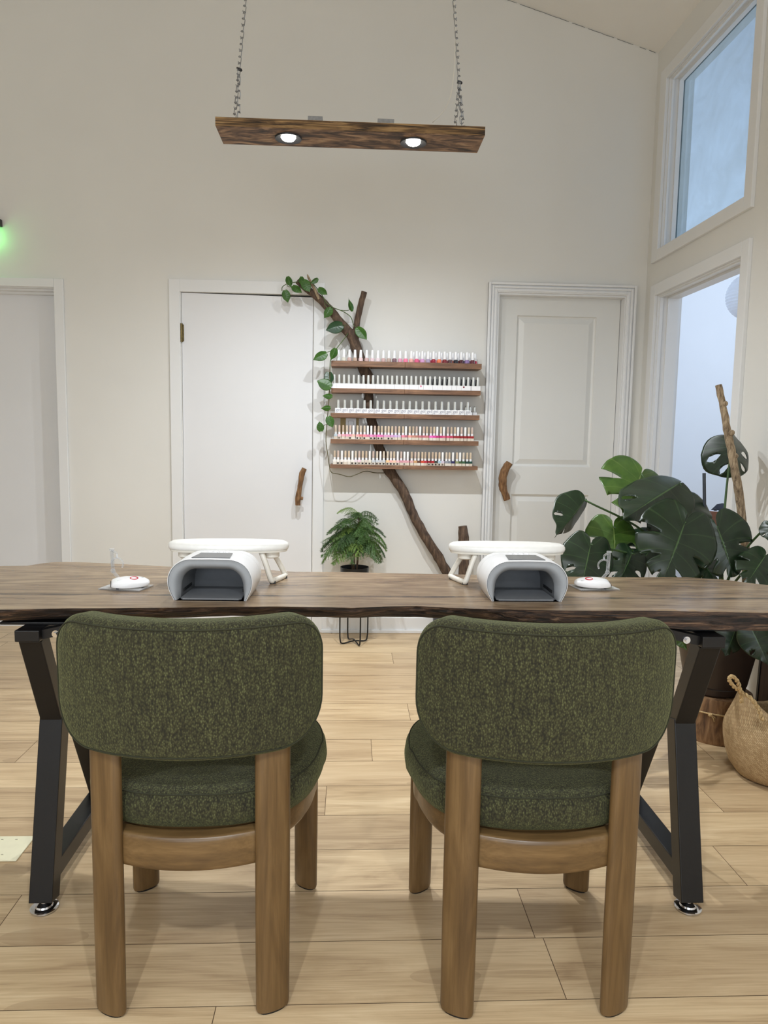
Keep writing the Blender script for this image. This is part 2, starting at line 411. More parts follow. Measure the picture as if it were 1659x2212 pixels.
D1 = (-2.56, -1.694, 1.998); D2 = (-0.983, -0.226, 1.992); D3 = (0.847, 1.611, 2.035)
wb = MB(); T = 0.15
def wpiece(x0, x1, z0, z1=None):
    if z1 is None:
        poly = [(x0, z0), (x1, z0), (x1, ceil_z(x1))] + ([(RIDGE_X, ceil_z(RIDGE_X))] if x0 < RIDGE_X < x1 else []) + [(x0, ceil_z(x0))]
    else: poly = [(x0, z0), (x1, z0), (x1, z1), (x0, z1)]
    wb.prism(poly, YB, YB+T, 1)
edges = [XL, D1[0], D1[1], D2[0], D2[1], D3[0], D3[1], XR]
wpiece(XL, D1[0], 0); wpiece(D1[0], D1[1], D1[2]); wpiece(D1[1], D2[0], 0); wpiece(D2[0], D2[1], D2[2])
wpiece(D2[1], D3[0], 0); wpiece(D3[0], D3[1], D3[2]); wpiece(D3[1], XR, 0)
S_(wb.build('wall_back', M['wall']))

DY0, DY1, DZ = 3.224, 4.138, 2.008        # doorway in the right wall
WY0, WY1, WZ0, WZ1 = 3.232, 4.138, 2.262, 3.176   # transom window above it
wr = MB(); X1 = XR+0.14
def rpiece(y0, y1, z0, z1): wr.box(XR, X1, y0, y1, z0, z1)
TOPR = 3.389
rpiece(YF, DY0, 0, TOPR); rpiece(DY0, DY1, DZ, WZ0); rpiece(DY1, YB+T, 0, TOPR)
rpiece(DY0, WY1, WZ1, TOPR); rpiece(DY0, WY0, WZ0, WZ1)
S_(wr.build('wall_right', M['wall']))

wl = MB(); wl.box(XL-0.12, XL, YF, YB+T, 0, ceil_z(XL)); S_(wl.build('wall_left', M['wall']))
wf = MB()
for a, b, c, d in ((XL, -1.9, 0, 2.9), (-1.9, 0.9, 0, 0.7), (-1.9, 0.9, 2.3, 2.9), (0.9, XR, 0, 2.9)): wf.box(a, b, YF-0.12, YF, c, d)
wf.prism([(XL, 2.9), (XR, 2.9), (XR, ceil_z(XR)), (RIDGE_X, ceil_z(RIDGE_X)), (XL, ceil_z(XL))], YF-0.12, YF, 1)
S_(wf.build('wall_front', M['wall']))
ce = MB()
for xa, xb in ((RIDGE_X, X1), (XL-0.12, RIDGE_X)):
    za, zb = ceil_z(xa), ceil_z(xb)
    ce.prism([(xa, za), (xb, zb), (xb, zb+0.1), (xa, za+0.1)], YF-0.12, YB+T, 1)
S_(ce.build('ceiling', M['ceiling']))

# hairline crack where the sloping ceiling meets the back wall
ck = MB(); pts = []
for i in range(60):
    x = 0.62+(XR-0.62)*i/59
    pts.append((x, YB-0.0012, ceil_z(x)-0.004+0.002*noise.noise(Vector((x*30, 0, 0)))))
for i in range(0, 59):
    if noise.noise(Vector((i*0.7, 3, 0))) > -0.15: ck.tube(pts[i:i+2], 0.0009, 5, 1)
S_(ck.build('trim_1', M['gap']))

# baseboards
bb = MB()
for a, b in ((D1[1]+0.057, D2[0]-0.06), (D2[1]+0.06, D3[0]-0.055), (D3[1]+0.058, XR)):
    bb.box(a, b, YB-0.013, YB, 0, 0.095); bb.box(a, b, YB-0.024, YB-0.013, 0, 0.02)
S_(bb.build('baseboard_back', M['trim'], bevel=0.003))
bb = MB(); bb.box(XR-0.013, XR, YF, DY0-0.062, 0, 0.095); bb.box(XR-0.024, XR-0.013, YF, DY0-0.062, 0, 0.02)
S_(bb.build('baseboard_right', M['trim'], bevel=0.003))

def casing(x0, x1, zt, w, t, z_out=None):
    m = MB(); zo = zt+w if z_out is None else z_out
    m.box(x0-w, x0, YB-t, YB, 0, zo); m.box(x1, x1+w, YB-t, YB, 0, zo); m.box(x0, x1, YB-t, YB, zt, zo); return m

# door_1: flush door set deep in its frame at the left
d = struct('door_1')
casing(D1[0], D1[1], D1[2], 0.053, 0.016, 2.046).build('door_casing', M['trim'], d, bevel=0.003)
j = MB()
for k, (dy, ww) in enumerate(((0.0, 0.004), (0.035, 0.014), (0.075, 0.026))):
    j.box(D1[0], D1[1]-ww*0.4, YB+dy, YB+0.125, D1[2]-ww, D1[2]); j.box(D1[1]-ww*0.4, D1[1], YB+dy, YB+0.125, 0, D1[2])
j.build('door_jamb', M['trim'], d)
p = MB(); p.box(D1[0], D1[1]-0.010, YB+0.11, YB+0.145, 0.0, D1[2]-0.020); p.build('door_panel', M['door'], d)

# door_2: white slab door with a driftwood handle and a brass hinge
d = struct('door_2')
casing(D2[0]-0.004, D2[1]+0.004, D2[2], 0.062, 0.016, 2.062).build('door_casing', M['trim'], d, bevel=0.002)
j = MB(); j.box(D2[0]-0.004, D2[1]+0.004, YB+0.045, YB+0.06, 0, D2[2]+0.0); j.build('gap_backing', M['gap'], d)  # dark backing sheet, its colour stands in for shade in the door gap
p = MB(); p.prism([(D2[0]+0.002, 0.008), (D2[1]-0.0025, 0.008), (D2[1]-0.0025, 1.980), (D2[0]+0.002, 1.989)], YB+0.002, YB+0.042, 1)
p.build('door_panel', M['door'], d)
hg = MB(); hg.tube([(D2[0]+0.001, YB-0.008, 1.712), (D2[0]+0.001, YB-0.008, 1.812)], 0.0075, 10, 1)
for z in (1.712, 1.812, 1.745, 1.779): hg.lathe([(0.0085, -0.002), (0.0085, 0.002)], (D2[0]+0.001, YB-0.008, z), 10)
hg.box(D2[0]-0.012, D2[0]+0.014, YB-0.003, YB, 1.715, 1.809)
hg.build('door_hinge', M['brass'], d, smooth=40, label='tarnished brass hinge')
hm = MB()
def hp(x, y, Y=YB-0.055): return at(610+x*0.08137, 980+y*0.08137, 1, Y)
hm.tube([hp(585, 390), hp(520, 540), hp(485, 760), hp(450, 980), hp(415, 1190), hp(412, 1370)], [0.0145, 0.018, 0.0145, 0.0145, 0.017, 0.0150], 12, 7, 0.10, 40)
hm.tube([hp(470, 1180), hp(548, 1190)], [0.011, 0.009], 10, 1, 0.1, 40)
for q in (hp(500, 560), hp(415, 1200)): hm.tube([q, (q.x, YB+0.003, q.z)], [0.010, 0.011], 10, 1)
hm.build('door_handle', M['driftwarm'], d, smooth=60, label='rough driftwood branch used as a pull handle')

# door_3: two-panel door in a moulded casing, also with a branch handle
d = struct('door_3')
m = MB()
for w0, w1, t in ((0.0, 0.056, 0.014), (0.006, 0.018, 0.020), (0.024, 0.036, 0.024), (0.042, 0.056, 0.028)):
    x0, x1, zt = D3[0], D3[1], D3[2]
    m.box(x0-w1, x0-w0, YB-t, YB, 0, zt+w1); m.box(x1+w0, x1+w1, YB-t, YB, 0, zt+w1); m.box(x0-w0, x1+w0, YB-t, YB, zt+w0, zt+w1)
m.build('door_casing', M['trim'], d, bevel=0.003)
j = MB(); j.box(D3[0], D3[0]+0.012, YB, YB+0.13, 0, D3[2]); j.box(D3[1]-0.006, D3[1], YB, YB+0.13, 0, D3[2]); j.box(D3[0]+0.012, D3[1]-0.006, YB, YB+0.13, D3[2]-0.010, D3[2])
j.build('door_jamb', M['trim'], d)
YD = YB+0.062
p = MB(); a0, a1 = D3[0]+0.014, D3[1]-0.009; zt = D3[2]-0.0102
pan = [(0.982, 1.462, 1.020, 1.918), (0.982, 1.462, 0.22, 0.850)]
p.box(a0, pan[0][0], YD, YD+0.04, 0.008, zt); p.box(pan[0][1], a1, YD, YD+0.04, 0.008, zt)
for z0, z1 in ((0.008, 0.22), (0.850, 1.020), (1.918, zt)): p.box(pan[0][0], pan[0][1], YD, YD+0.04, z0, z1)
for x0, x1, z0, z1 in pan:
    rings = []
    for ins, dep in ((0, 0.0), (0.004, 0.010), (0.014, 0.014), (0.020, 0.012), (0.044, 0.003), (0.046, 0.003)):
        rings.append([(x0+ins, YD+dep, z0+ins), (x1-ins, YD+dep, z0+ins), (x1-ins, YD+dep, z1-ins), (x0+ins, YD+dep, z1-ins)])
    p.loops(rings, False, True)
p.build('door_panel', M['dooroff'], d)
hm = MB()
def hp(x, y, Y=YD-0.06): return at(1000+x*0.27728, 590+y*0.27728, 1, Y)
hm.tube([hp(362, 1476), hp(330, 1530), hp(310, 1600), hp(310, 1660), hp(325, 1710), hp(345, 1766)], [0.021, 0.024, 0.0245, 0.023, 0.021, 0.020], 12, 7, 0.12, 35)
hm.tube([hp(312, 1680), hp(288, 1692)], [0.013, 0.011], 8, 1, 0.1)
for q in (hp(328, 1535), hp(322, 1705)): hm.tube([q, (q.x, YD+0.003, q.z)], [0.010, 0.011], 10, 1)
hm.build('door_handle', M['driftwarm'], d, smooth=60, label='curved driftwood branch used as a pull handle')
lt = MB()
for z in (1.000, 0.885): lt.box(D3[0]+0.010, D3[0]+0.0135, YB+0.030, YB+0.036, z, z+0.006)
lt.build('strike_screw', M['gap'], d)

# door_4: cased opening in the right wall (no leaf)
d = struct('door_4')
m = MB(); w, t = 0.062, 0.018
for y0, y1, z0, z1 in ((DY0-w, DY0, 0, DZ+w), (DY1, DY1+w, 0, DZ+w), (DY0, DY1, DZ, DZ+w)): m.box(XR-t, XR, y0, y1, z0, z1)
m.build('door_casing', M['trim'], d, bevel=0.002)
m = MB()
for xa, xb, tk in ((XR, X1, 0.006), (XR+0.012, XR+0.03, 0.012), (XR+0.055, X1-0.02, 0.018)):
    m.box(xa, xb, DY1-tk, DY1, 0, DZ); m.box(xa, xb, DY0, DY0+tk, 0, DZ); m.box(xa, xb, DY0+tk, DY1-tk, DZ-tk, DZ)
m.build('door_jamb', M['trim'], d)

# window_1: fixed pane above the opening
d = struct('window_1')
m = MB()
for y0, y1, z0, z1 in ((WY0-w, WY0, WZ0-w, WZ1+w), (WY1, WY1+0.078, WZ0-w, WZ1+w), (WY0, WY1, WZ1, WZ1+w), (WY0, WY1, WZ0-w, WZ0)): m.box(XR-t, XR, y0, y1, z0, z1)
m.build('window_casing', M['trim'], d, bevel=0.002)
m = MB()
for xa, xb, tk in ((XR, X1, 0.006), (XR+0.012, XR+0.024, 0.014), (XR+0.05, XR+0.074, 0.020), (XR+0.082, XR+0.105, 0.020)):
    m.box(xa, xb, WY1-tk, WY1, WZ0, WZ1); m.box(xa, xb, WY0, WY0+tk, WZ0, WZ1); m.box(xa, xb, WY0+tk, WY1-tk, WZ1-tk, WZ1); m.box(xa, xb, WY0+tk, WY1-tk, WZ0, WZ0+tk*0.5)
m.build('window_frame', M['trim'], d)
def pane_mat():
    m = NT('mottled_window_glass'); v = m.coords((1, 1, 1)); f = m.noise(v, 3.2, 5, 0.6, 1.8)
    m.color(m.ramp(f, [(0.45, (228, 238, 244)), (0.7, (240, 246, 250))])); m.set(Roughness=0.0, IOR=1.45)
    m.b.inputs['Transmission Weight'].default_value = 1.0
    tr = m.n('ShaderNodeBsdfTransparent'); tr.inputs['Color'].default_value = lin((236, 244, 248))
    df = m.n('ShaderNodeBsdfDiffuse'); df.inputs['Color'].default_value = lin((205, 222, 232))
    gl = m.n('ShaderNodeBsdfGlossy'); gl.inputs['Roughness'].default_value = 0.02
    a = m.n('ShaderNodeMixShader'); m.l(m.math('MULTIPLY', m.math('SUBTRACT', f, 0.30), 0.30), a.inputs[0]); m.l(tr.outputs[0], a.inputs[1]); m.l(df.outputs[0], a.inputs[2])  # pale blue diffuse mixed unevenly into the clear pane
    b = m.n('ShaderNodeMixShader'); b.inputs[0].default_value = 0.04; m.l(a.outputs[0], b.inputs[1]); m.l(gl.outputs[0], b.inputs[2])
    m.l(b.outputs[0], m.t.nodes['Material Output'].inputs['Surface']); return m.m
m = MB(); m.box(XR+0.076, XR+0.080, WY0+0.004, WY1-0.004, WZ0+0.003, WZ1-0.004); m.build('window_pane', pane_mat(), d)

# the room beyond the opening
m = MB(); m.box(X1, 4.75, 6.3, 6.4, 0, 5.3); S_(m.build('wall_far_back', M['cool']))
m = MB(); m.box(4.65, 4.75, 1.6, 6.4, 0, 5.3); S_(m.build('wall_far_right', M['cool']))
m = MB(); m.box(X1-0.14, X1, YB+T, 6.4, 0, 5.3); S_(m.build('wall_far_left', M['cool']))
m = MB(); m.box(X1, 4.75, 1.5, 1.6, 0, 5.3); S_(m.build('wall_far_front', M['cool']))
m = MB(); m.box(X1, 4.75, 1.5, 6.4, 5.3, 5.4); S_(m.build('ceiling_far', M['cool']))

# ------------------------------------------------------------------ chairs
def rrect(hw, z0, z1, rb, rt_, n=10):
    """rounded rectangle (s, z); rb bottom corner radius, rt_ top corner radius"""
    pts = []
    for cx, cz, r, a0 in ((hw-rb, z0+rb, rb, -PI/2), (hw-rt_, z1-rt_, rt_, 0), (-hw+rt_, z1-rt_, rt_, PI/2), (-hw+rb, z0+rb, rb, PI)):
        for k in range(n+1):
            a = a0+PI/2*k/n; pts.append((cx+r*math.cos(a), cz+r*math.sin(a)))
    # extra points along the straight sides so that the curved back bends smoothly
    out = []
    for i, p in enumerate(pts):
        q = pts[(i+1) % len(pts)]; L = math.hypot(q[0]-p[0], q[1]-p[1]); k = max(1, int(L/0.02))
        for t in range(k): out.append((p[0]+(q[0]-p[0])*t/k, p[1]+(q[1]-p[1])*t/k))
    return out

def make_chair():
    root = thing('upholstered_chair', '', 'chair')
    # backrest: thick pad bent round the seat; local origin = seat centre on the floor, -y faces the camera
    R = 0.40; yb = -0.300; Tk = 0.080; hw = 0.301; z0, z1 = 0.565, 0.838; r = 0.034
    def bend(s, z, d):      # d = depth from the outer face, towards the seat
        rr = R-d; a = s/R
        lean = (z-z0)*-0.02
        return (rr*math.sin(a), yb+lean+(R-rr*math.cos(a)), z)
    outline = [(0.0, 0.5)]
    def ring(ins, d):
        return [bend(s, z, d) for s, z in rrect_pts(ins)]
    base = rrect(hw, z0, z1, 0.105, 0.075)
    cen = (0.0, (z0+z1)/2)
    def rrect_pts(ins):
        out = []
        n = len(base)
        for i, p in enumerate(base):
            a = base[i-1]; b = base[(i+1) % n]; t = Vector((b[0]-a[0], b[1]-a[1])).normalized(); nrm = Vector((-t.y, t.x))
            out.append((p[0]+nrm.x*ins, p[1]+nrm.y*ins))
        return out
    rings = []
    def shrink(k, d):
        q = rrect_pts(r)
        return [bend(cen[0]+(s-cen[0])*k, cen[1]+(z-cen[1])*k, d) for s, z in q]
    for k in (0.02, 0.25, 0.5, 0.75, 0.92): rings.append(shrink(k, -0.006*(1-k*k)))
    N = 8
    for i in range(N+1):
        a = PI/2*i/N; rings.append(ring(r*(1-math.sin(a)), r*(1-math.cos(a))*0.75))
    for i in range(1, N+1):
        a = PI/2*i/N; rings.append(ring(r*(1-math.cos(a)), Tk-r+r*math.sin(a)))
    for k in (0.92, 0.75, 0.5, 0.25, 0.02): rings.append(shrink(k, Tk+0.006*(1-k*k)))
    m = MB(); m.loops(rings); back = m.build('backrest', M['fabric'], root, smooth=True)
    sm = MB(); pr = [Vector(p) for p in ring(0.012, 0.0045)]; pr.append(pr[0].copy()); sm.tube(pr, 0.0016, 6, 1); sm.build('seam', M['seam'], back, smooth=True)
    # seat cushion: rounded square, wide in front
    def seat_ring(k, z):
        pts = []
        for i in range(72):
            a = 2*PI*i/72; c, s = math.cos(a), math.sin(a)
            e = 2.7; rad = (abs(c)**e+abs(s)**e)**(-1/e)
            w = 0.262 + (0.004 if s > 0 else -0.022*abs(s)); dp = 0.245 if s < 0 else 0.262
            pts.append((c*rad*w*k, s*rad*dp*k+0.010, z))
        return pts
    prof = [(0.02, 0.392), (0.80, 0.392), (0.90, 0.394), (0.955, 0.402), (0.99, 0.420), (1.0, 0.436), (0.99, 0.454), (0.955, 0.470), (0.90, 0.478), (0.75, 0.486), (0.4, 0.490), (0.02, 0.491)]
    m = MB(); m.loops([seat_ring(k, z) for k, z in prof]); seat = m.build('seat', M['fabric'], root, smooth=True)
    sm = MB(); pr = [Vector(p) for p in seat_ring(0.962, 0.469)]; pr.append(pr[0].copy()); sm.tube(pr, 0.0016, 6, 1); sm.build('seam', M['seam'], seat, smooth=True)
    # curved wooden apron under the cushion
    m = MB(); m.loops([seat_ring(0.80, 0.345), seat_ring(0.885, 0.340), seat_ring(0.915, 0.352), seat_ring(0.915, 0.396), seat_ring(0.80, 0.396)], True, True)
    m.build('seat_frame', M['railwood'], root, smooth=40)
    # bowed rail between the back legs
    rail = []
    for i in range(15):
        x = -0.15+0.30*i/14; y = -0.262+0.034*(x/0.15)**2
        sec = []
        for a in range(40):
            w = 2*PI*a/40; e = 7.0; c, s = math.cos(w), math.sin(w); q = (abs(c)**e+abs(s)**e)**(-1/e)
            sec.append((x, y+0.022+c*q*0.019, 0.361+s*q*0.036))
        rail.append(sec)
    m = MB(); m.loops(rail); m.build('rear_rail', M['railwood'], root, smooth=True)
    def leg(cx, cy, ang, top, hw_, hd, taper=1.0):
        rs = []
        for z in (0.006, 0.012, 0.2, 0.34, 0.45, top-0.006, top):
            k = 0.93 if z in (0.006, top) else (0.97+0.03*min(1, z/0.2))*(1 if z < 0.4 else taper)
            sec = []
            for i in range(28):
                w = 2*PI*i/28; e = 2.3; c, s = math.cos(w), math.sin(w); q = (abs(c)**e+abs(s)**e)**(-1/e)
                u, v = c*q*hw_*k, s*q*hd*k
                sec.append((cx+u*math.cos(ang)-v*math.sin(ang), cy+u*math.sin(ang)+v*math.cos(ang), z))
            rs.append(sec)
        m = MB(); m.loops(rs); lg = m.build('leg', M['legwood'], root, smooth=50)
        f = MB(); f.loops([[(cx+(p[0]-cx)*0.8, cy+(p[1]-cy)*0.8, z) for p in rs[0]] for z in (0.0, 0.006)]); f.build('foot_pad', M['black_plastic'], lg)
    for sx in (-1, 1):
        leg(sx*0.165, -0.222, sx*0.44, 0.64, 0.0365, 0.0165)
        leg(sx*0.208, 0.190, -sx*0.62, 0.395, 0.035, 0.017)
    return root
chair = make_chair()
chair.location = (-0.314, 1.622, 0); chair.rotation_euler = (0, 0, 0.0)
chair['group'] = 'olive chairs at the table'
chair['label'] = 'olive green upholstered chair with brown wooden legs, left of the two at the table'
c2 = copy_tree(chair); c2.location = (0.401, 1.598, 0); c2.rotation_euler = (0, 0, -0.012)
c2['label'] = 'olive green upholstered chair with brown wooden legs, right of the two, nearer the plant'

# ------------------------------------------------------------------ live-edge table
HT = 0.775; HB = 0.737
def interp(pts, x):
    if x <= pts[0][0]:
        (x0, y0), (x1, y1) = pts[0], pts[1]
    elif x >= pts[-1][0]:
        (x0, y0), (x1, y1) = pts[-2], pts[-1]
    else:
        for i in range(len(pts)-1):
            if pts[i][0] <= x <= pts[i+1][0]: (x0, y0), (x1, y1) = pts[i], pts[i+1]; break
    return y0+(y1-y0)*(x-x0)/(x1-x0)
FT = [(0, 1317), (60, 1316), (150, 1314), (330, 1313), (500, 1311), (600, 1310), (660, 1311), (760, 1313), (850, 1310), (900, 1309), (960, 1312), (1060, 1316), (1160, 1318), (1280, 1319), (1400, 1319), (1500, 1321), (1659, 1324)]
FB = [(0, 1341), (100, 1338), (200, 1336), (330, 1336), (420, 1333), (500, 1330), (600, 1331), (660, 1333), (760, 1335), (830, 1332), (900, 1333), (980, 1336), (1050, 1339), (1100, 1345), (1160, 1350), (1250, 1353), (1400, 1356), (1500, 1360), (1659, 1363)]
BT = [(0, 1223), (60, 1222), (90, 1217), (120, 1214), (160, 1214), (240, 1217), (330, 1222), (370, 1224), (560, 1230), (640, 1235), (760, 1236), (830, 1238), (900, 1239), (990, 1241), (1200, 1245), (1340, 1247), (1480, 1247), (1563, 1252), (1608, 1258), (1659, 1264)]
ft = [(p.x, p.y) for p in (at(x, y, 2, HT) for x, y in FT)]
fb = [(p.x, p.y) for p in (at(x, y, 2, HB) for x, y in FB)]
bt = [(p.x, p.y) for p in (at(x, y, 2, HT) for x, y in BT)]
TX0, TX1 = -1.16, 1.285
ft = [(TX0, ft[0][1]-0.01), (-1.0, ft[0][1]+0.012)] + ft + [(1.1, ft[-1][1]+0.008), (TX1, ft[-1][1]-0.01)]
fb = [(TX0, fb[0][1]-0.004)] + fb + [(TX1, fb[-1][1])]
bt = [(TX0, bt[0][1]-0.008)] + bt + [(TX1, bt[-1][1]-0.008)]
table = thing('live_edge_table', 'long brown live-edge wooden table on black steel legs', 'table', (0.06, 1.93, 0))
OT = Vector((0.06, 1.93, 0))
def build_top():
    NX, NY, NS = 260, 14, 7
    rows = []       # rings round the cross-section, from top back edge forwards, down and back
    for i in range(NX+1):
        x = TX0+(TX1-TX0)*i/NX
        n1 = lambda s, k=0: noise.noise(Vector((x*s, k*7.3, 1.7)))
        yf = interp(ft, x)+0.003*n1(9)+0.0012*n1(40); yfb = interp(fb, x); yk = interp(bt, x)+0.004*n1(7, 2)
        endk = min(1, (x-TX0)/0.05, (TX1-x)/0.05); sq = math.sqrt(max(0.0, 1-(1-endk)**2))
        mid = (yf+yk)/2; ysc = 0.86+0.14*sq
        Y = lambda y: mid+(y-mid)*ysc
        sec = [(x, Y(yk+(yf-yk)*k/NY), HT, 0) for k in range(NY+1)]
        for k in range(1, NS+1):
            t = k/NS; z = HT-0.0015-(HT-HB-0.0015)*t
            y = yf+(yfb-yf)*t - 0.006*math.sin(PI*t) + 0.0062*noise.noise(Vector((x*10, z*150, 0)))+0.0042*noise.noise(Vector((x*38, z*420, 4)))
            if t == 1: y = yfb
            sec.append((x, Y(y), z+0.0012*n1(25, k), 1))
        for k in range(1, NY+1): sec.append((x, Y(yfb+(yk-0.012-yfb)*k/NY), HB+0.004*max(0, n1(6, 5)), 1))
        for k in range(1, 4): sec.append((x, Y(yk-0.012*(1-k/4)), HB+(HT-HB)*k/4, 1))
        rows.append(sec)
    n = len(rows[0]); vs = []; fs = []; mi = []
    for r in rows: vs += [(p[0]-OT.x, p[1]-OT.y, p[2]) for p in r]
    for i in range(NX):
        for k in range(n):
            j = (k+1) % n; fs.append((i*n+k, i*n+j, (i+1)*n+j, (i+1)*n+k)); mi.append(0 if k < NY else 1)
    fs.append(tuple(range(n))); mi.append(1); fs.append(tuple(range(NX*n, NX*n+n))[::-1]); mi.append(1)
    m = MB(); m.v = vs; m.f = fs; m.m = mi
    m.build('tabletop', [M['tabletop'], M['bark']], table, smooth=45)
build_top()

def bar(m, a, b, w, h, side=Vector((1, 0, 0))):
    """square steel tube between two points; w across x, h across the other way"""
    a, b = Vector(a), Vector(b); t = (b-a).normalized(); u = side; v = t.cross(u).normalized()
    ring = lambda c: [c+u*w/2+v*h/2, c-u*w/2+v*h/2, c-u*w/2-v*h/2, c+u*w/2-v*h/2]
    m.loops([ring(a), ring(b)])
def leg_frame(xc, yf, sgn):
    m = MB(); Wx = 0.057; zt = HB-0.003; wz = 0.455
    def P(y, z): return (xc-OT.x, y-OT.y, z)
    yft, yfm, yfl, ybt, ybm, ybl = yf, yf+0.145, yf+0.045, yf+0.50, yf+0.275, yf+0.510
    zc = zt-0.010-0.014
    bar(m, P(yft, zc), P(ybt, zc), Wx, 0.028)
    bar(m, P(yft+0.035, zc-0.008), P(yfm, wz), Wx-0.004, 0.045); bar(m, P(yfm, wz+0.012), P(yfl, 0.024), Wx, 0.05)
    bar(m, P(ybt-0.035, zc-0.008), P(ybm, wz), Wx-0.004, 0.045); bar(m, P(ybm, wz+0.012), P(ybl, 0.024), Wx, 0.05)
    bar(m, P(yfl+0.01, 0.085), P(ybl-0.01, 0.085), Wx*0.9, 0.045)
    fo = m.build('leg_frame', M['black_metal'], table, bevel=0.0025)
    pl = MB(); pl.box(xc-0.085-OT.x, xc+0.085-OT.x, yf+0.05-OT.y, ybt-0.06-OT.y, zt-0.010, zt-0.003); pl.build('mounting_plate', M['black_metal'], fo, bevel=0.002)
    s = -sgn
    for k, (xa, xb, y, za, zb2, th) in enumerate(((0.028, 0.13, yf+0.030, zc, zt-0.002, 0.022), (-0.028, -0.10, yf+0.30, zc, zt-0.002, 0.008))):
        b_ = MB(); bar(b_, (xc+s*xa-OT.x, y-OT.y, za), (xc+s*xb-OT.x, y-OT.y, zb2), 0.03, th, Vector((0, 1, 0))); b_.build('brace', M['black_metal'], fo)
    bo = MB(); q = Vector((xc+s*0.062-OT.x, yf+0.012-OT.y, zc+0.003)); bo.tube([q+Vector((0, 0.008, 0)), q-Vector((0, 0.008, 0))], 0.0055, 6, 1); bo.tube([q+Vector((0, 0.003, 0)), q-Vector((0, 0.001, 0))], 0.009, 12, 1)
    bo.build('bolt', M['chrome'], fo, smooth=40, label='chrome bolt')
    for y in (yfl, ybl):
        f = MB(); f.lathe([(0.030, 0.0), (0.0335, 0.0025), (0.0335, 0.006), (0.029, 0.0085), (0.021, 0.009), (0.019, 0.013), (0.012, 0.016), (0.008, 0.018), (0.008, 0.026)], (xc-OT.x, y-OT.y, 0), 32)
        f.build('levelling_foot', M['chrome'], fo, smooth=40, label='chrome levelling foot')
leg_frame(-0.752, 1.688, -1)
leg_frame(0.876, 1.655, 1)

# ------------------------------------------------------------------ nail lamps, arm rests and small lamps on the table
def make_nail_lamp():
    root = thing('nail_lamp', '', 'nail lamp')
    Wd = 0.106; Ht = 0.105; Dp = 0.176
    def outer(k=1.0, kz=1.0, bot=0.0):
        h = [(0.090+(Wd-0.090)*math.sin(PI/2*k/12), 0.048*(k/12)) for k in range(13)]
        h += [(0.048+(Wd-0.048)*math.cos(PI/2*k/14), 0.048+(Ht-0.048)*math.sin(PI/2*k/14)) for k in range(1, 15)]
        h += [(0.048*(1-k/4), Ht+0.0008*k/4) for k in range(1, 5)]
        q = [(x*k, bot+z*kz) for x, z in h]
        return q + [(-x, z) for x, z in q[-2::-1]]
    def inner(k=1.0, dz=0.0):
        h = [(0.081-0.002*(j/12), 0.0006+0.0314*(j/12)) for j in range(13)]
        h += [(0.040+0.039*math.cos(PI/2*j/14), 0.032+0.045*math.sin(PI/2*j/14)) for j in range(1, 15)]
        h += [(0.040*(1-j/4), 0.077) for j in range(1, 5)]
        q = [(x*k, z+dz) for x, z in h]
        return q + [(-x, z) for x, z in q[-2::-1]]
    n = len(outer()); assert n == len(inner()), (n, len(inner()))
    R = lambda pts, y: [(x, y, z) for x, z in pts]
    m = MB()
    m.loops([R(outer(0.978, 0.978), -0.0012), R(outer(0.99, 0.99), -0.002), R(outer(), 0.001), R(outer(1.01, 1.0), 0.09), R(outer(1.0, 0.99), 0.140), R(outer(0.95, 0.94), 0.164), R(outer(0.82, 0.85), Dp), R(outer(0.02, 0.5), Dp+0.002)], False, True)
    shell = m.build('shell', M['white_plastic'], root, smooth=50)
    sm = MB(); sm.loops([R(outer(1.013, 1.003), 0.100), R(outer(1.013, 1.003), 0.1008)], False, False, closed=False); sm.build('seam_line', M['grey_plastic'], shell)
    m = MB(); m.loops([R(outer(0.979, 0.979), 0.002), R(outer(0.965, 0.968), -0.001)] + [R([(p[0]*(1-t)+q_[0]*t, p[1]*(1-t)+q_[1]*t) for p, q_ in zip(outer(0.96, 0.965), inner(1.0))], 0.0005+0.020*max(0, (t-0.30)/0.70)**2.4) for t in (0.15, 0.3, 0.45, 0.6, 0.72, 0.82, 0.90, 0.96, 1.0)] + [R(inner(0.985, -0.001), 0.028)], False, False, closed=False)
    m.build('front_bezel', M['grey_plastic'], root, smooth=45, label='pale grey bezel round the opening')
    m = MB(); m.loops([R(inner(0.985, -0.001), 0.028), R(inner(0.95, -0.002), 0.080), R(inner(0.93, -0.003), 0.150)], False, True, closed=False)
    m.build('chamber', M['dark_plastic'], root, smooth=45, label='dark grey inner chamber')
    m = MB(); m.prism([(-0.076, 0.012), (-0.070, 0.003), (0.070, 0.003), (0.076, 0.012), (0.074, 0.149), (-0.074, 0.149)], 0.0006, 0.005, 2)
    m.build('base_tray', M['dark_plastic'], root, bevel=0.001)
    for k in range(14):
        x = 0.0735 if k > 6 else -0.0755; y = 0.040+(k % 7)*0.012
        v = MB(); v.box(x, x+0.002, y, y+0.006, 0.014, 0.022); v.build('vent_slot', M['black_plastic'], root)
    m = MB(); m.prism([(-0.048, 0.010), (0.048, 0.010), (0.041, 0.082), (-0.041, 0.082)], Ht+0.0002, Ht+0.0022, 2); m.build('display', M['screen'], root, bevel=0.0008, label='grey display on top')
    for k in range(4):
        m = MB(); m.lathe([(0.006, 0), (0.006, 0.003), (0.004, 0.0045)], (-0.0225+k*0.015, 0.105, Ht-0.0005), 14); m.build('button', M['white_plastic'], root, smooth=40)
    return root
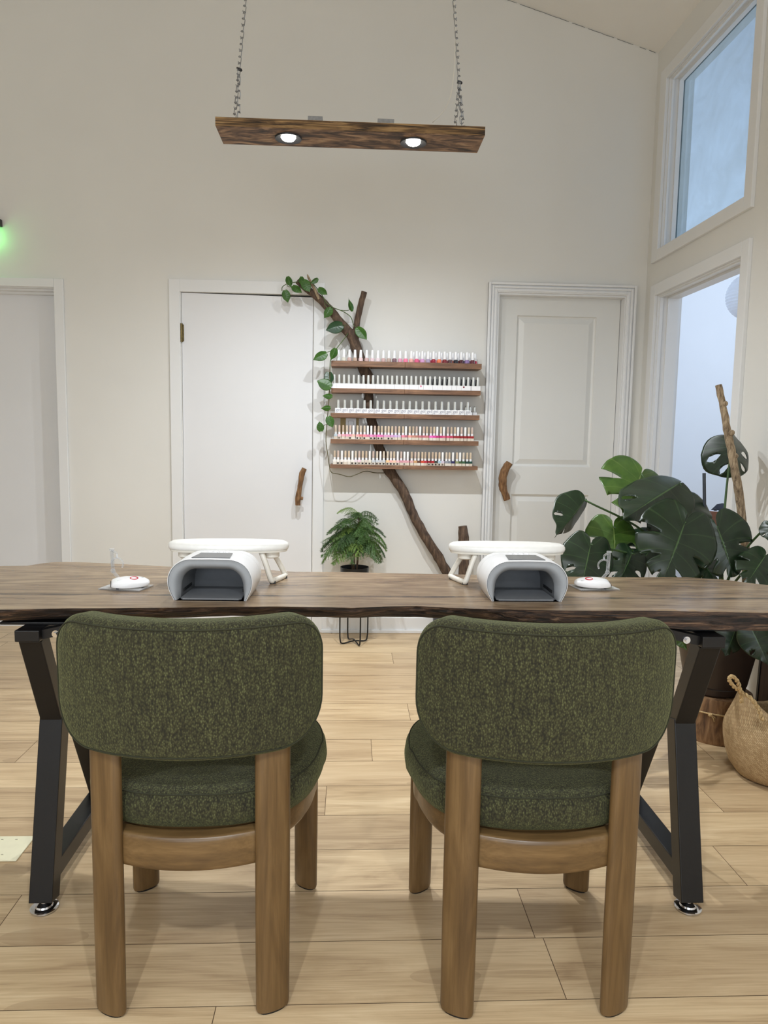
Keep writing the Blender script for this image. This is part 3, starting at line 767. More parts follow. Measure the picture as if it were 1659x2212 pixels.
def make_armrest():
    root = thing('arm_rest', '', 'arm rest')
    L, Wy = 0.168, 0.056
    def ring(k, z):
        pts = []
        for i in range(56):
            a = 2*PI*i/56; c, s = math.cos(a), math.sin(a); e = 2.5; q = (abs(c)**e+abs(s)**e)**(-1/e)
            pts.append((c*q*(L-0.03*(1-k)), s*q*(Wy*k), z))
            pts[-1] = (c*q*(L*(1-(1-k)*0.35)), s*q*Wy*k, z)
        return pts
    zb = 0.090
    m = MB(); m.loops([ring(k, zb+z) for k, z in ((0.05, 0), (0.88, 0), (0.96, 0.003), (1.0, 0.009), (0.99, 0.015), (0.94, 0.020), (0.8, 0.024), (0.5, 0.026), (0.05, 0.027))]); cu = m.build('cushion', M['vinyl'], root, smooth=60)
    m = MB(); m.loops([ring(0.9, zb-0.004), ring(0.93, zb+0.001)]); m.build('base_board', M['cream_plastic'], root)
    for sx in (-1, 1):
        hg = MB(); hg.lathe([(0.019, 0), (0.023, 0.003), (0.023, 0.020)], (sx*0.118, 0.0, zb-0.023), 24); hg.build('hinge_block', M['cream_plastic'], root, smooth=40)
        lg = MB(); xt, xb_ = sx*0.104, sx*0.138
        pts = [(xt, -0.030, zb-0.004), (xt*0.5+xb_*0.5, -0.038, 0.05), (xb_-sx*0.002, -0.045, 0.014), (xb_+sx*0.002, -0.036, 0.007), (xb_+sx*0.002, 0.036, 0.007), (xb_-sx*0.002, 0.045, 0.014), (xt*0.5+xb_*0.5, 0.038, 0.05), (xt, 0.030, zb-0.004)]
        pts = [(x+sx*y*0.36, y, z) for x, y, z in pts]
        lg.tube(pts, 0.0078, 8, 4)
        l = lg.build('leg', M['cream_plastic'], root, smooth=True)
        for y in (-0.038, 0.038):
            f = MB(); f.box(xb_+sx*y*0.36-0.007, xb_+sx*y*0.36+0.009, y-0.008, y+0.008, 0.0, 0.007); f.build('rubber_foot', M['black_plastic'], l)
    return root
def make_mini_lamp():
    root = thing('mini_curing_lamp', '', 'small lamp')
    def ring(k, z, yo=0.0):
        pts = []
        for i in range(44):
            a = 2*PI*i/44; c, s = math.cos(a), math.sin(a); e = 2.3; q = (abs(c)**e+abs(s)**e)**(-1/e)
            x = c*q*0.052*k
            if c < 0: x = max(x, -0.046*k)
            pts.append((x, s*q*(0.031 if c > 0 else 0.033)*k, 0.72*(z+0.004*(1-(x/0.052)**2)*(k < 0.99))))
        return pts
    m = MB(); m.loops([ring(0.05, 0.004), ring(0.9, 0.004), ring(0.99, 0.008), ring(1.0, 0.012), ring(0.97, 0.017), ring(0.88, 0.021), ring(0.6, 0.025), ring(0.3, 0.0265), ring(0.03, 0.027)])
    b = m.build('housing', M['white_plastic'], root, smooth=50)
    g = MB(); g.tube([(0.012+0.0095*math.cos(2*PI*k/24), 0.0095*math.sin(2*PI*k/24), 0.0216) for k in range(25)], 0.0016, 6, 1); g.build('ring_logo', M['red'], b, label='small red ring mark')
    ln = MB(); ln.tube([(-0.030, -0.010, 0.0196), (0.0, 0.006, 0.0218), (0.036, 0.010, 0.0188)], 0.0006, 5, 5); ln.build('seam_line', M['grey_plastic'], b)
    pt = MB(); pt.box(-0.0472, -0.0455, -0.016, 0.016, 0.005, 0.011); pt.build('port_panel', M['darkmetal'], b)
    for x, y in ((-0.03, -0.018), (-0.03, 0.018), (0.034, 0.0)):
        ft_ = MB(); ft_.lathe([(0.004, 0), (0.004, 0.006)], (x, y, 0), 10); ft_.build('foot', M['darkmetal'], root)
    return root
def make_stand(sx):
    root = thing('acrylic_hand_stand', '', 'acrylic stand')
    m = MB(); m.box(-0.058, 0.058, -0.040, 0.040, 0, 0.004); m.build('base_plate', M['clear'], root, bevel=0.001)
    m = MB(); m.tube([(sx*-0.030, 0.030, 0.004), (sx*-0.030, 0.030, 0.010)], 0.007, 12, 1); m.tube([(sx*-0.030, 0.030, 0.009), (sx*-0.058, 0.034, 0.036)], 0.0045, 8, 1); a = m.build('lower_arm', M['clear'], root, smooth=40)
    m = MB(); m.sphere((sx*-0.058, 0.034, 0.037), 0.0065); m.build('joint', M['clear'], root, smooth=True)
    m = MB(); m.tube([(sx*-0.058, 0.034, 0.040), (sx*-0.060, 0.034, 0.094)], 0.0048, 8, 1); m.build('upper_arm', M['clear'], root, smooth=40)
    m = MB(); m.lathe([(0.007, 0), (0.007, 0.004)], (sx*-0.060, 0.034, 0.094), 16); m.tube([(sx*-0.060, 0.034, 0.093), (sx*-0.046, 0.034, 0.086), (sx*-0.044, 0.032, 0.074)], 0.003, 8, 4)
    pts = [(sx*(-0.043+0.017*math.cos(w)), 0.031, 0.058+0.016*math.sin(w)) for w in [math.radians(a) for a in (215, 180, 150, 120, 90, 60, 30, 0, -35)]]
    m.tube(pts, 0.0026, 8, 4); m.build('finger_clip', M['clear'], root, smooth=40)
    return root

lamp = make_nail_lamp(); lamp['group'] = 'nail lamps on the table'
lamp['label'] = 'white and grey nail drying lamp, the left one, in front of the chair back'
lamp.location = (-0.3455, 1.787, HT); lamp.rotation_euler = (0, 0, -0.03)
l2 = copy_tree(lamp); l2.location = (0.4535, 1.798, HT); l2.rotation_euler = (0, 0, 0.0)
l2['label'] = 'white and grey nail drying lamp on the table, the one nearer the monstera'
arm = make_armrest(); arm['group'] = 'arm rests on the table'
arm['label'] = 'white padded arm rest on folding legs behind the left nail lamp'
arm.location = (-0.340, 2.040, HT); arm.rotation_euler = (0, 0, 0.03)
a2 = copy_tree(arm); a2.location = (0.452, 2.045, HT); a2.rotation_euler = (0, 0, -0.03)
a2['label'] = 'white padded arm rest on folding legs behind the right nail lamp'
st = make_stand(1); st['group'] = 'acrylic hand stands on the table'
st['label'] = 'clear acrylic stand with jointed arm at the left end of the table'
q = at(270, 1272, 2, HT); st.location = (q.x, q.y+0.012, HT); st.rotation_euler = (0, 0, -0.22)
st2 = make_stand(-1); st2['group'] = 'acrylic hand stands on the table'
st2['label'] = 'clear acrylic stand with jointed arm in front of the monstera leaves'
q2 = at(1286, 1272, 2, HT); st2.location = (q2.x, q2.y+0.012, HT); st2.rotation_euler = (0, 0, 0.15)
ml = make_mini_lamp(); ml['group'] = 'small curing lamps on the acrylic stands'
ml['label'] = 'small white mouse-shaped curing lamp with red ring, left end of the table'
ml.location = (q.x+0.010, q.y+0.006, HT+0.0045); ml.rotation_euler = (0.16, 0.0, 0.30)
ml.location.z += 0.002
ml2 = copy_tree(ml); ml2['label'] = 'small white mouse-shaped curing lamp with red ring, beside the monstera'
ml2.location = (q2.x-0.006, q2.y+0.004, HT+0.0065); ml2.rotation_euler = (-0.14, 0, PI-0.12)

# ------------------------------------------------------------------ hanging light board
YL = 3.03
pend = thing('hanging_light_board', 'torched wooden board lamp with two spotlights hung on chains', 'lamp', (0.0, YL, 2.37))
def pp(px, py, Y=YL): return at(px, py, 1, Y)-Vector((0, YL, 2.37))
bl = at(465, 278, 1, YL-0.088); br = at(1048, 287, 1, YL-0.088)
zb_ = (bl.z+br.z)/2
ZB = zb_-2.37
m = MB(); m.box(bl.x, br.x, -0.088, 0.088, ZB, ZB+0.034)
board = m.build('board', M['burnt'], pend, bevel=0.002)
m = MB(); m.box(bl.x+0.0005, br.x-0.0005, -0.0895, -0.0882, ZB+0.001, ZB+0.033); m.build('charred_edge', M['burntedge'], board)
M['bulb'] = emissive('lit_bulb', (255, 250, 240), 60.0)
lampx = [pp(623, 296).x, pp(893, 299).x]
for x in lampx:
    s = MB(); s.lathe([(0.030, -0.0015), (0.052, -0.006), (0.054, 0.0), (0.030, 0.0)], (x, 0, ZB), 36, cap0=False, cap1=False); sp = s.build('spotlight', M['darkmetal'], pend, smooth=40, label='dark grey spotlight ring')
    b = MB(); b.lathe([(0.001, -0.012), (0.014, -0.0115), (0.022, -0.009), (0.0275, -0.003), (0.029, 0.0)], (x, -0.002, ZB), 28); b.build('bulb', M['bulb'], sp, smooth=True, label='bright white bulb')
    s = MB(); s.tube([(x-0.04, 0.0, ZB+0.036), (x+0.04, 0.0, ZB+0.036)], 0.001, 5, 1)
for (pa, pb) in ((667, 698), (815, 850)):
    a, b = pp(pa, 255).x, pp(pb, 255).x
    dv = MB(); dv.box(a, b, -0.055, 0.03, ZB+0.034, ZB+0.063); dv.box(a-0.012, a, -0.03, 0.01, ZB+0.034, ZB+0.038); dv.box(b, b+0.022, -0.03, 0.01, ZB+0.034, ZB+0.04)
    dv.build('driver_box', M['steel'], pend, bevel=0.001, label='grey metal driver box')
def link_mesh(L=0.028, W=0.013, r=0.0016):
    pts = []
    for k in range(17):
        a = 2*PI*k/16; c, s = math.cos(a), math.sin(a)
        pts.append(Vector((c*W/2, 0, s*W/2+(L/2-W/2)*(1 if s >= 0 else -1))))
    return pts
def chain(m, a, b, r=0.0016):
    a, b = Vector(a), Vector(b); d = b-a; L = d.length; n = max(2, int(L/0.0235)); q = d.to_track_quat('Z', 'Y')
    for k in range(n):
        c = a+d*((k+0.5)/n); rot = q @ Matrix.Rotation(PI/4+PI/2*(k % 2)+0.4*noise.noise(c*9), 3, 'Z').to_quaternion()
        ln = link_mesh(L/n*1.22); m.tube([c+rot @ p for p in ln], r, 5, 1)
for side, (tx, ty), (jx, jy), forks in (('l', (530, 0), (516, 150), [((506, 262), -0.06), ((516, 262), 0.06)]), ('r', (981, 0), (992, 178), [((983, 262), -0.06), ((1000, 262), 0.02), ((1005, 265), 0.06)])):
    m = MB(); J = pp(jx, jy); Tt = pp(tx, ty); dirv = (Tt-J); dirv /= dirv.z
    zt = 0
    for it in range(200):
        zt += 0.02; Q = J+dirv*zt
        if Q.z+2.37 > ceil_z(Q.x)-0.004: break
    chain(m, J, J+dirv*zt)
    for (fx, fy), y in forks:
        e = pp(fx, fy, YL+y); e.z = ZB+0.036; chain(m, e, J)
    m.build('chain', M['steel'], pend, smooth=True, label='thin grey steel chain')
    z = MB(); z.tube([J+Vector((-0.008, -0.004, 0.004)), J+Vector((0.008, -0.004, 0.0)), J+Vector((0.009, 0.006, -0.002)), J+Vector((-0.008, 0.006, 0.002))], 0.003, 6, 3); z.build('cable_tie', M['black_plastic'], pend)
m = MB(); m.tube([pp(935, 262)+Vector((0, 0.01, 0)), pp(958, 240), pp(974, 205), pp(981, 150), pp(983, 105), pp(983, 60), pp(982, 0)], 0.0016, 6, 6); m.build('power_cord', M['clear'] if False else M['cream_plastic'], pend, smooth=True)

# ------------------------------------------------------------------ green-lit sign at the left edge, plate on the floor
q = at(1, 472, 1, YB-0.04); q3 = at(1, 486, 1, YB-0.04)
sg = thing('wall_sign', 'black box sign with green light on the wall above the left door', 'sign', (q.x-0.158, YB-0.03, (q.z+q3.z)/2))
m = MB(); m.box(-0.15, 0.15, -0.03, 0.03, -0.02, 0.02); m.build('housing', M['black_plastic'], sg, bevel=0.003)
M['greenlens'] = emissive('green_lens', (90, 255, 110), 3.0)
m = MB(); m.box(-0.14, 0.125, -0.02, 0.02, -0.028, -0.0205); m.build('lens', M['greenlens'], sg, label='green lit lens')

a, b, c_, dd = at(75, 1809, 2, 0), at(37, 1862, 2, 0), at(0, 1862, 2, 0), at(0, 1809, 2, 0)
fx = (a.x+b.x)/2
fp = thing('floor_cover_plate', 'cream cover plate screwed to the floor beside the left table leg', 'cover plate', (fx-0.06, (a.y+b.y)/2, 0))
ex = fx-(fx-0.06); hy = (a.y-b.y)/2
m = MB(); m.box(ex-0.19, ex, -hy, hy, 0, 0.006); m.build('plate', M['ivory'], fp, bevel=0.003)
for x, y in ((ex-0.045, hy-0.022), (ex-0.085, hy-0.022), (ex-0.050, -hy+0.025), (ex-0.150, hy-0.022)):
    m = MB(); m.lathe([(0.0036, 0.0060), (0.0036, 0.0068), (0.002, 0.0072)], (x, y, 0), 12); m.box(x-0.003, x+0.003, y-0.0006, y+0.0006, 0.0070, 0.0075, 1); m.build('screw', [M['ivory'], M['gap']], fp)

# ------------------------------------------------------------------ wall branch
br = thing('driftwood_branch', 'tall dark driftwood branch fixed to the wall behind the polish shelves', 'branch', (0.35, YB, 0))
OB = Vector((0.35, YB, 0))
def bp(px, py, d): return at(px, py, 1, YB-d)-OB
m = MB()
trunk = [(642, 607, .105), (668, 628, .10), (700, 655, .095), (728, 688, .09), (750, 714, .08), (764, 735, .07), (774, 768, .055), (786, 796, .045), (797, 822, .04), (797, 850, .040), (796, 880, .040), (803, 912, .040), (812, 940, .040), (822, 975, .042), (842, 1018, .045), (872, 1062, .055), (892, 1110, .06), (915, 1152, .065), (942, 1196, .07), (965, 1236, .07), (990, 1290, .07), (1010, 1345, .065)]
rad = [.016, .020, .022, .024, .027, .031, .031, .033, .030, .027, .027, .028, .027, .029, .032, .029, .027, .027, .028, .029, .029, .030]
pts = [bp(*p) for p in trunk]; pts[-1].z = 0.0
m.tube(pts, rad, 12, 5, 0.16, 28); m.build('trunk', M['drift'], br, smooth=60)
m = MB(); m.tube([bp(766, 742, .07), bp(770, 705, .075), bp(776, 672, .085), (bp(787, 630, .095))], [.022, .018, .0175, .0165], 10, 5, 0.10, 30); m.build('fork', M['drift'], br, smooth=60)
m = MB(); m.tube([bp(690, 646, .118), bp(678, 622, .118), bp(667, 601, .115), bp(664, 593, .115)], [.011, .009, .007, .003], 8, 4, 0.15, 40); m.build('broken_tip', M['driftpale'], br, smooth=60)

pst = at(1000, 1350, 1, YB-0.15)
p0 = Vector((pst.x, YB-0.135, 0)); ptop = at(998, 1136, 1, YB-0.12)
m = MB(); m.tube([(0, 0, 0), (0.004, 0, 0.2), (ptop.x-p0.x+0.012, 0.0, ptop.z-0.10), (ptop.x-p0.x, 0.004, ptop.z)], [.029, .030, .033, .026], 14, 6, 0.12, 25)
m.tube([(ptop.x-p0.x+0.016, -0.036, ptop.z-0.052), (ptop.x-p0.x+0.016, -0.026, ptop.z-0.052)], 0.005, 8, 1)
tag(m.build('driftwood_post', M['drift'], None, p0, smooth=60), 'short upright driftwood post standing by the panelled door', 'driftwood')

m = MB(); wb0 = at(951, 1345, 1, YB-0.19)
m.loops([[(x*k, y*k, z) for x, y in ((-.045, -.05), (.045, -.05), (.05, -.045), (.05, .045), (.045, .05), (-.045, .05), (-.05, .045), (-.05, -.045))] for k, z in ((0.72, 0), (0.9, 0.235), (0.96, 0.24), (0.96, 0.25), (0.86, 0.25), (0.66, 0.01))], True, True)
tag(m.build('waste_bin', M['bin'], None, (wb0.x, YB-0.20, 0)), 'small slate grey waste bin by the wall behind the right chair', 'bin')

# ------------------------------------------------------------------ light switch on the wall behind the bottles
s0 = at(758, 922, 1, YB)
sw = thing('light_switch', 'white wall switch half hidden behind the fourth shelf of polish', 'switch', (s0.x, YB, s0.z))
m = MB(); m.box(-0.031, 0.031, -0.006, 0, -0.058, 0.058); m.build('switch_plate', M['white_plastic'], sw, bevel=0.002)
m = MB(); m.box(-0.0165, 0.0165, -0.0065, -0.006, -0.034, 0.034); m.build('rocker_gap', M['gap'], sw)
m = MB(); m.box(-0.0155, 0.0155, -0.009, -0.006, -0.033, 0.033); m.build('rocker', M['white_plastic'], sw, bevel=0.001)
m = MB(); m.box(-0.062, 0.046, -0.002, 0, -0.062, 0.062); m.build('backing_plate', M['tan'], sw, label='tan backing plate')

# ------------------------------------------------------------------ polish shelves
C3 = 360/1659
def c3(x, y): return (700+x*C3, 740+y*C3)
SD = 0.130
SHELF = [((70, 182), (70, 240), (1570, 208), (1570, 258)), ((70, 452), (70, 496), (1560, 480), (1560, 525)), ((65, 695), (65, 745), (1548, 728), (1548, 770)), ((65, 955), (65, 1005), (1538, 985), (1538, 1027)), ((60, 1210), (60, 1250), (1530, 1235), (1530, 1272))]
NOTCH = [(785, 790), (797, 847), (799, 898), (816, 955), (836, 1008)]
names = ['top', 'second', 'third', 'fourth', 'lowest']
shelf_top = []
for i, (a, b, c_, d_) in enumerate(SHELF):
    P = [at(*c3(*p), 1, YB-SD) for p in (a, b, c_, d_)]
    zt = (P[0].z+P[2].z)/2; zbm = (P[1].z+P[3].z)/2; x0 = (P[0].x+P[1].x)/2; x1 = (P[2].x+P[3].x)/2
    shelf_top.append((zt, x0, x1))
    sh = thing('wall_shelf', f'brown stained wooden polish shelf, the {names[i]} of the five' if i else 'brown stained wooden polish shelf, topmost of the five on the wall', 'shelf', ((x0+x1)/2, YB, zbm), 0, 'polish shelves on the wall')
    ox = (x0+x1)/2; xm = at(875, 800, 1, YB-SD).x-ox; nx = at(*NOTCH[i], 1, YB-0.04).x-ox
    h = zt-zbm
    pl = [(x0-ox, -SD), (xm-0.0006, -SD), (xm-0.0006, 0), (nx+0.041, 0), (nx+0.041, -0.080), (nx-0.041, -0.080), (nx-0.041, 0), (x0-ox, 0)]
    m = MB(); m.prism(pl, 0, h, 2); m.build('board', M['shelf'], sh, bevel=0.0012)
    m = MB(); m.prism([(xm+0.0006, -SD+0.0006), (x1-ox, -SD), (x1-ox, 0), (xm+0.0006, 0)], 0, h, 2); m.build('board', M['shelf'], sh, bevel=0.0012)
    if i >= 2:
        m = MB(); m.box(xm+0.02, x1-ox-0.025, -0.014, 0, h, h+0.028); m.build('back_rail', M['shelf'], sh)

ORD = ['first', 'second', 'third', 'fourth', 'fifth', 'sixth', 'seventh', 'eighth', 'ninth', 'tenth', 'eleventh', 'twelfth', 'thirteenth', 'fourteenth', 'fifteenth', 'sixteenth', 'seventeenth', 'eighteenth', 'nineteenth', 'twentieth', 'twenty-first', 'twenty-second', 'twenty-third', 'twenty-fourth', 'twenty-fifth', 'twenty-sixth', 'twenty-seventh', 'twenty-eighth', 'twenty-ninth', 'thirtieth', 'thirty-first', 'thirty-second', 'thirty-third', 'thirty-fourth', 'thirty-fifth', 'thirty-sixth', 'thirty-seventh', 'thirty-eighth', 'thirty-ninth', 'fortieth']
def cname(c):
    r, g, b = c; mx, mn = max(c), min(c); s = mx-mn
    if s < 22: return 'white' if mn > 215 else 'pale grey' if mn > 165 else 'grey' if mn > 90 else 'black'
    if r == mx:
        if g > b+18 and g > 0.62*r: base = 'beige' if mx > 150 else 'brown'
        elif g > b+8 and s > 80: base = 'orange' if g > 60 and r > 190 else 'red'
        elif s < 60 and mx < 140: base = 'plum'
        elif mx < 175 and s > 60: base = 'dark red'
        elif s > 110 and mn < 90: base = 'crimson' if b < 100 else 'magenta'
        elif s > 60: base = 'pink'
        else: base = 'pale pink'
    elif b == mx: base = 'lilac' if r > g and mx > 130 else 'navy' if mx < 120 else 'pale blue'
    else: base = 'dark green' if mx < 120 else 'sage green'
    return base
def shared(build):
    ob = build(); me = ob.data; bpy.data.objects.remove(ob); return me
def mkmesh(fn, mat, smooth=40):
    m = MB(); fn(m); return m.mesh('part', mat, smooth)
def inst(name, me, parent=None, loc=(0, 0, 0), col=None):
    o = bpy.data.objects.new(name, me); COL.objects.link(o); o.location = loc
    if parent: o.parent = parent
    if col: o.color = lin(col)
    return o

# row 1: round bottles with tall white caps
bw = 0.0135
me_body = mkmesh(lambda m: m.lathe([(bw*0.86, 0), (bw, 0.0015), (bw, 0.014), (bw*0.92, 0.018), (bw*0.6, 0.0215), (0.006, 0.023), (0.006, 0.025)], seg=18), M['tint_gloss'])
me_cap = mkmesh(lambda m: m.lathe([(0.0093, 0.021), (0.0096, 0.022), (0.0066, 0.0635), (0.0058, 0.065)], seg=16), M['white_plastic'])
R1 = [142, 197, 253, 308, 365, 424, 480, 536, 590, 645, 700, 757, 812, 868, 922, 978, 1035, 1090, 1146, 1200, 1255, 1310, 1365, 1422, 1478]
K1 = [(225, 228, 228), (222, 218, 205), (206, 174, 168), (192, 166, 150), (232, 205, 206), (204, 172, 170), (230, 204, 210), (236, 218, 224), (202, 170, 168), (186, 164, 154), (128, 98, 108), (220, 158, 180), (242, 128, 165), (226, 168, 160), (226, 98, 140), (215, 158, 205), (172, 158, 186), (150, 18, 50), (236, 124, 84), (124, 30, 40), (86, 60, 64), (24, 25, 40), (70, 20, 36), (140, 114, 166), (96, 36, 50)]
z = shelf_top[0][0]
for i, (x, c) in enumerate(zip(R1, K1)):
    Y = YB-SD+0.020; X = at(*c3(x, 190), 1, Y).x
    o = inst('nail_polish_bottle', me_body, None, (X, Y, z), c)
    tag(o, f'{cname(c)} nail polish bottle with white cap, {ORD[i]} from left on the top shelf', 'nail polish', 'polish bottles on the top shelf')
    inst('cap', me_cap, o)
R1b = [892, 950, 1003, 1060, 1115, 1170, 1225, 1283, 1335, 1390, 1445, 1503]
K1b = [(226, 190, 190), (210, 120, 150), (232, 200, 190), (200, 60, 90), (225, 150, 160), (200, 170, 190), (150, 40, 60), (230, 140, 120), (110, 50, 60), (90, 80, 100), (180, 150, 180), (190, 40, 80)]
for i, (x, c) in enumerate(zip(R1b, K1b)):
    Y = YB-0.055; X = at(*c3(x, 170), 1, Y).x
    o = inst('nail_polish_bottle', me_body, None, (X, Y, z), c)
    tag(o, f'white-capped polish bottle in the back row of the top shelf, {ORD[i]} from left', 'nail polish', 'polish bottles at the back of the top shelf')
    inst('cap', me_cap, o)

# row 2: square white swatch blocks with silvery caps
M['frost'] = plain('frosted_grey_cap', (196, 197, 192), 0.25, 0.15, 0.04, 80)
me_blk = mkmesh(lambda m: m.box(-0.0134, 0.0134, -0.012, 0.012, 0, 0.0265), M['white_plastic'], False)
me_frost = mkmesh(lambda m: m.lathe([(0.0085, 0.026), (0.0085, 0.031), (0.0078, 0.033), (0.0072, 0.074), (0.0060, 0.077)], seg=14), M['frost'])
me_dot = mkmesh(lambda m: m.tube([(0, -0.0126, 0.0195), (0, -0.0118, 0.0195)], 0.0052, 16, 1), M['tint'])
me_blackcap = mkmesh(lambda m: m.lathe([(0.010, 0.02), (0.010, 0.066), (0.009, 0.068)], seg=14), M['black_plastic'])
me_blackbody = mkmesh(lambda m: m.box(-0.012, 0.012, -0.012, 0.012, 0, 0.021), M['black_plastic'], False)
R2 = [102, 150, 198, 246, 295, 343, 392, 440, 487, 535, 582, 630, 677, 725, 772, 820, 868, 914, 962, 1010, 1055, 1103, 1150, 1198, 1245, 1293, 1341, 1388, 1434, 1485, 1530]
z = shelf_top[1][0]
for i, x in enumerate(R2):
    Y = YB-SD+0.018; X = at(*c3(x, 440), 1, Y).x
    o = inst('gel_polish_bottle', me_blk, None, (X, Y, z))
    ex = {18: ' and a pink dot', 27: ' and a dark red dot'}.get(i, '')
    tag(o, f'white square bottle, grey cap{ex}, {ORD[i]} from left, second shelf', 'gel polish', 'white square bottles on the second shelf')
    inst('cap', me_frost, o)
    if ex: inst('colour_dot', me_dot, o, (0, 0, 0), (226, 130, 165) if i == 18 else (130, 25, 45))
for i, x in enumerate([1033, 1080, 1128, 1175, 1220, 1364, 1410, 1460, 1508]):
    Y = YB-0.045; X = at(*c3(x, 400), 1, Y).x
    o = inst('black_polish_bottle', me_blackbody, None, (X, Y, z))
    tag(o, f'black-capped bottle behind the white ones on the second shelf, {ORD[i]} from left', 'gel polish', 'black bottles at the back of the second shelf')
    inst('cap', me_blackcap, o)

# row 3: wider white blocks printed "gel"
me_blk3 = mkmesh(lambda m: m.box(-0.0180, 0.0180, -0.013, 0.013, 0, 0.0275), M['white_plastic'], False)
me_frost3 = mkmesh(lambda m: m.lathe([(0.0080, 0.0270), (0.0080, 0.032), (0.0074, 0.035), (0.0072, 0.070), (0.0062, 0.0745), (0.003, 0.0755)], seg=14), M['frost'])
cu = bpy.data.curves.new('lettering', 'FONT'); cu.body = 'gel'; cu.size = 0.027; cu.align_x = 'CENTER'; cu.extrude = 0.0002; cu.space_character = 0.95
to = bpy.data.objects.new('lettering', cu); COL.objects.link(to)
bpy.context.view_layer.update()
me_txt = bpy.data.meshes.new_from_object(to.evaluated_get(bpy.context.evaluated_depsgraph_get()))
bpy.data.objects.remove(to); me_txt.materials.clear(); me_txt.materials.append(M['ink'])
me_txt.transform(Matrix.Translation((0.001, -0.0134, 0.0095)) @ Matrix.Rotation(PI/2, 4, 'X'))
R3 = [140, 205, 270, 335, 400, 463, 530, 593, 657, 720, 787, 850, 914, 978, 1042, 1107, 1170, 1236, 1300, 1363, 1428]
z = shelf_top[2][0]
for i, x in enumerate(R3):
    Y = YB-SD+0.019; X = at(*c3(x+1, 690), 1, Y).x
    o = inst('gel_polish_bottle', me_blk3, None, (X, Y, z))
    tag(o, f'white polish bottle printed gel with grey cap, {ORD[i]} from left, third shelf', 'gel polish', 'bottles printed gel on the third shelf')
    inst('cap', me_frost3, o); inst('lettering', me_txt, o)
for i, x in enumerate((1412, 1456, 1499)):
    Y = YB-0.040; X = at(*c3(x, 700), 1, Y).x
    o = inst('gel_polish_bottle', me_blk, None, (X, Y, z)); o.scale = (0.8, 0.8, 0.72)
    tag(o, f'small white bottle at the back right end of the third shelf, {ORD[i]} from left', 'gel polish', 'small bottles at the end of the third shelf')
    inst('cap', me_frost, o)
# small clear tube of glass at the left end of the third shelf
# rows 4 and 5: slim bottles with frosted wood-look caps and a colour chip
me_base = mkmesh(lambda m: m.box(-0.0092, 0.0092, -0.009, 0.009, 0, 0.0150), M['tint'], False)
me_chip = mkmesh(lambda m: m.box(-0.0096, 0.0096, -0.0096, 0.009, 0.0150, 0.0278), M['tint'], False)
me_col = mkmesh(lambda m: m.lathe([(0.0066, 0.0278), (0.0066, 0.0405), (0.006, 0.041)], seg=14), M['white_plastic'])
me_slim = mkmesh(lambda m: m.lathe([(0.0064, 0.0400), (0.0062, 0.0760), (0.0052, 0.0785), (0.002, 0.079)], seg=14), M['tint'])
me_dark = mkmesh(lambda m: m.box(-0.0062, 0.004, -0.0093, -0.0088, 0.002, 0.012), M['tint'], False)
R4 = [113, 150, 188, 225, 258, 290, 330, 363, 400, 432, 467, 503, 540, 572, 608, 640, 675, 710, 745, 783, 812, 850, 885, 918, 953, 990, 1022, 1060, 1093, 1123, 1160, 1190, 1230, 1265, 1300, 1330, 1366, 1402, 1438, 1470]
K4 = [(192, 206, 216), (240, 200, 205), (240, 174, 186), (240, 162, 190), (224, 150, 165), (240, 190, 175), (240, 170, 172), (226, 130, 135), (246, 140, 156), (220, 120, 156), (255, 150, 205), (226, 130, 180), (255, 118, 196), (226, 120, 180), (226, 165, 206), (226, 155, 196), (220, 165, 214), (214, 180, 230), (214, 190, 220), (246, 140, 165), (190, 110, 130), (250, 165, 154), (204, 140, 124), (190, 125, 110), (200, 115, 125), (205, 110, 126), (205, 120, 125), (245, 110, 200), (226, 70, 165), (196, 40, 120), (200, 45, 116), (220, 90, 130), (220, 80, 120), (190, 50, 86), (150, 15, 30), (156, 15, 26), (150, 15, 26), (150, 20, 26), (156, 20, 25), (160, 22, 26)]
R5 = [103, 138, 175, 210, 245, 280, 313, 348, 383, 418, 452, 488, 525, 558, 592, 630, 663, 695, 730, 765, 797, 830, 870, 905, 938, 975, 1005, 1042, 1078, 1110, 1145, 1177, 1215, 1245, 1280, 1320, 1350, 1385, 1422, 1455]
K5 = [(246, 240, 234)]*6 + [(236, 220, 226), (246, 214, 226), (226, 220, 210), (226, 210, 200), (226, 220, 205), (200, 205, 210), (205, 210, 216), (205, 205, 210), (210, 210, 210), (250, 205, 150), (246, 185, 175), (250, 205, 180), (246, 195, 195), (215, 150, 165), (226, 160, 170), (226, 166, 176), (230, 180, 180), (210, 160, 110), (110, 65, 45), (210, 70, 40), (190, 40, 60), (150, 20, 35), (176, 25, 35), (55, 55, 45), (176, 200, 216), (214, 200, 216), (150, 155, 165), (130, 135, 146), (40, 35, 92), (146, 152, 110), (60, 86, 50), (50, 90, 60), (15, 60, 50), (15, 66, 55)]
WHT4 = {5, 9, 10, 20, 24, 29, 31, 35, 37}; WHT5 = {2, 5, 10, 13, 18, 20, 21, 31, 34, 36}
rnd = random.Random(11)
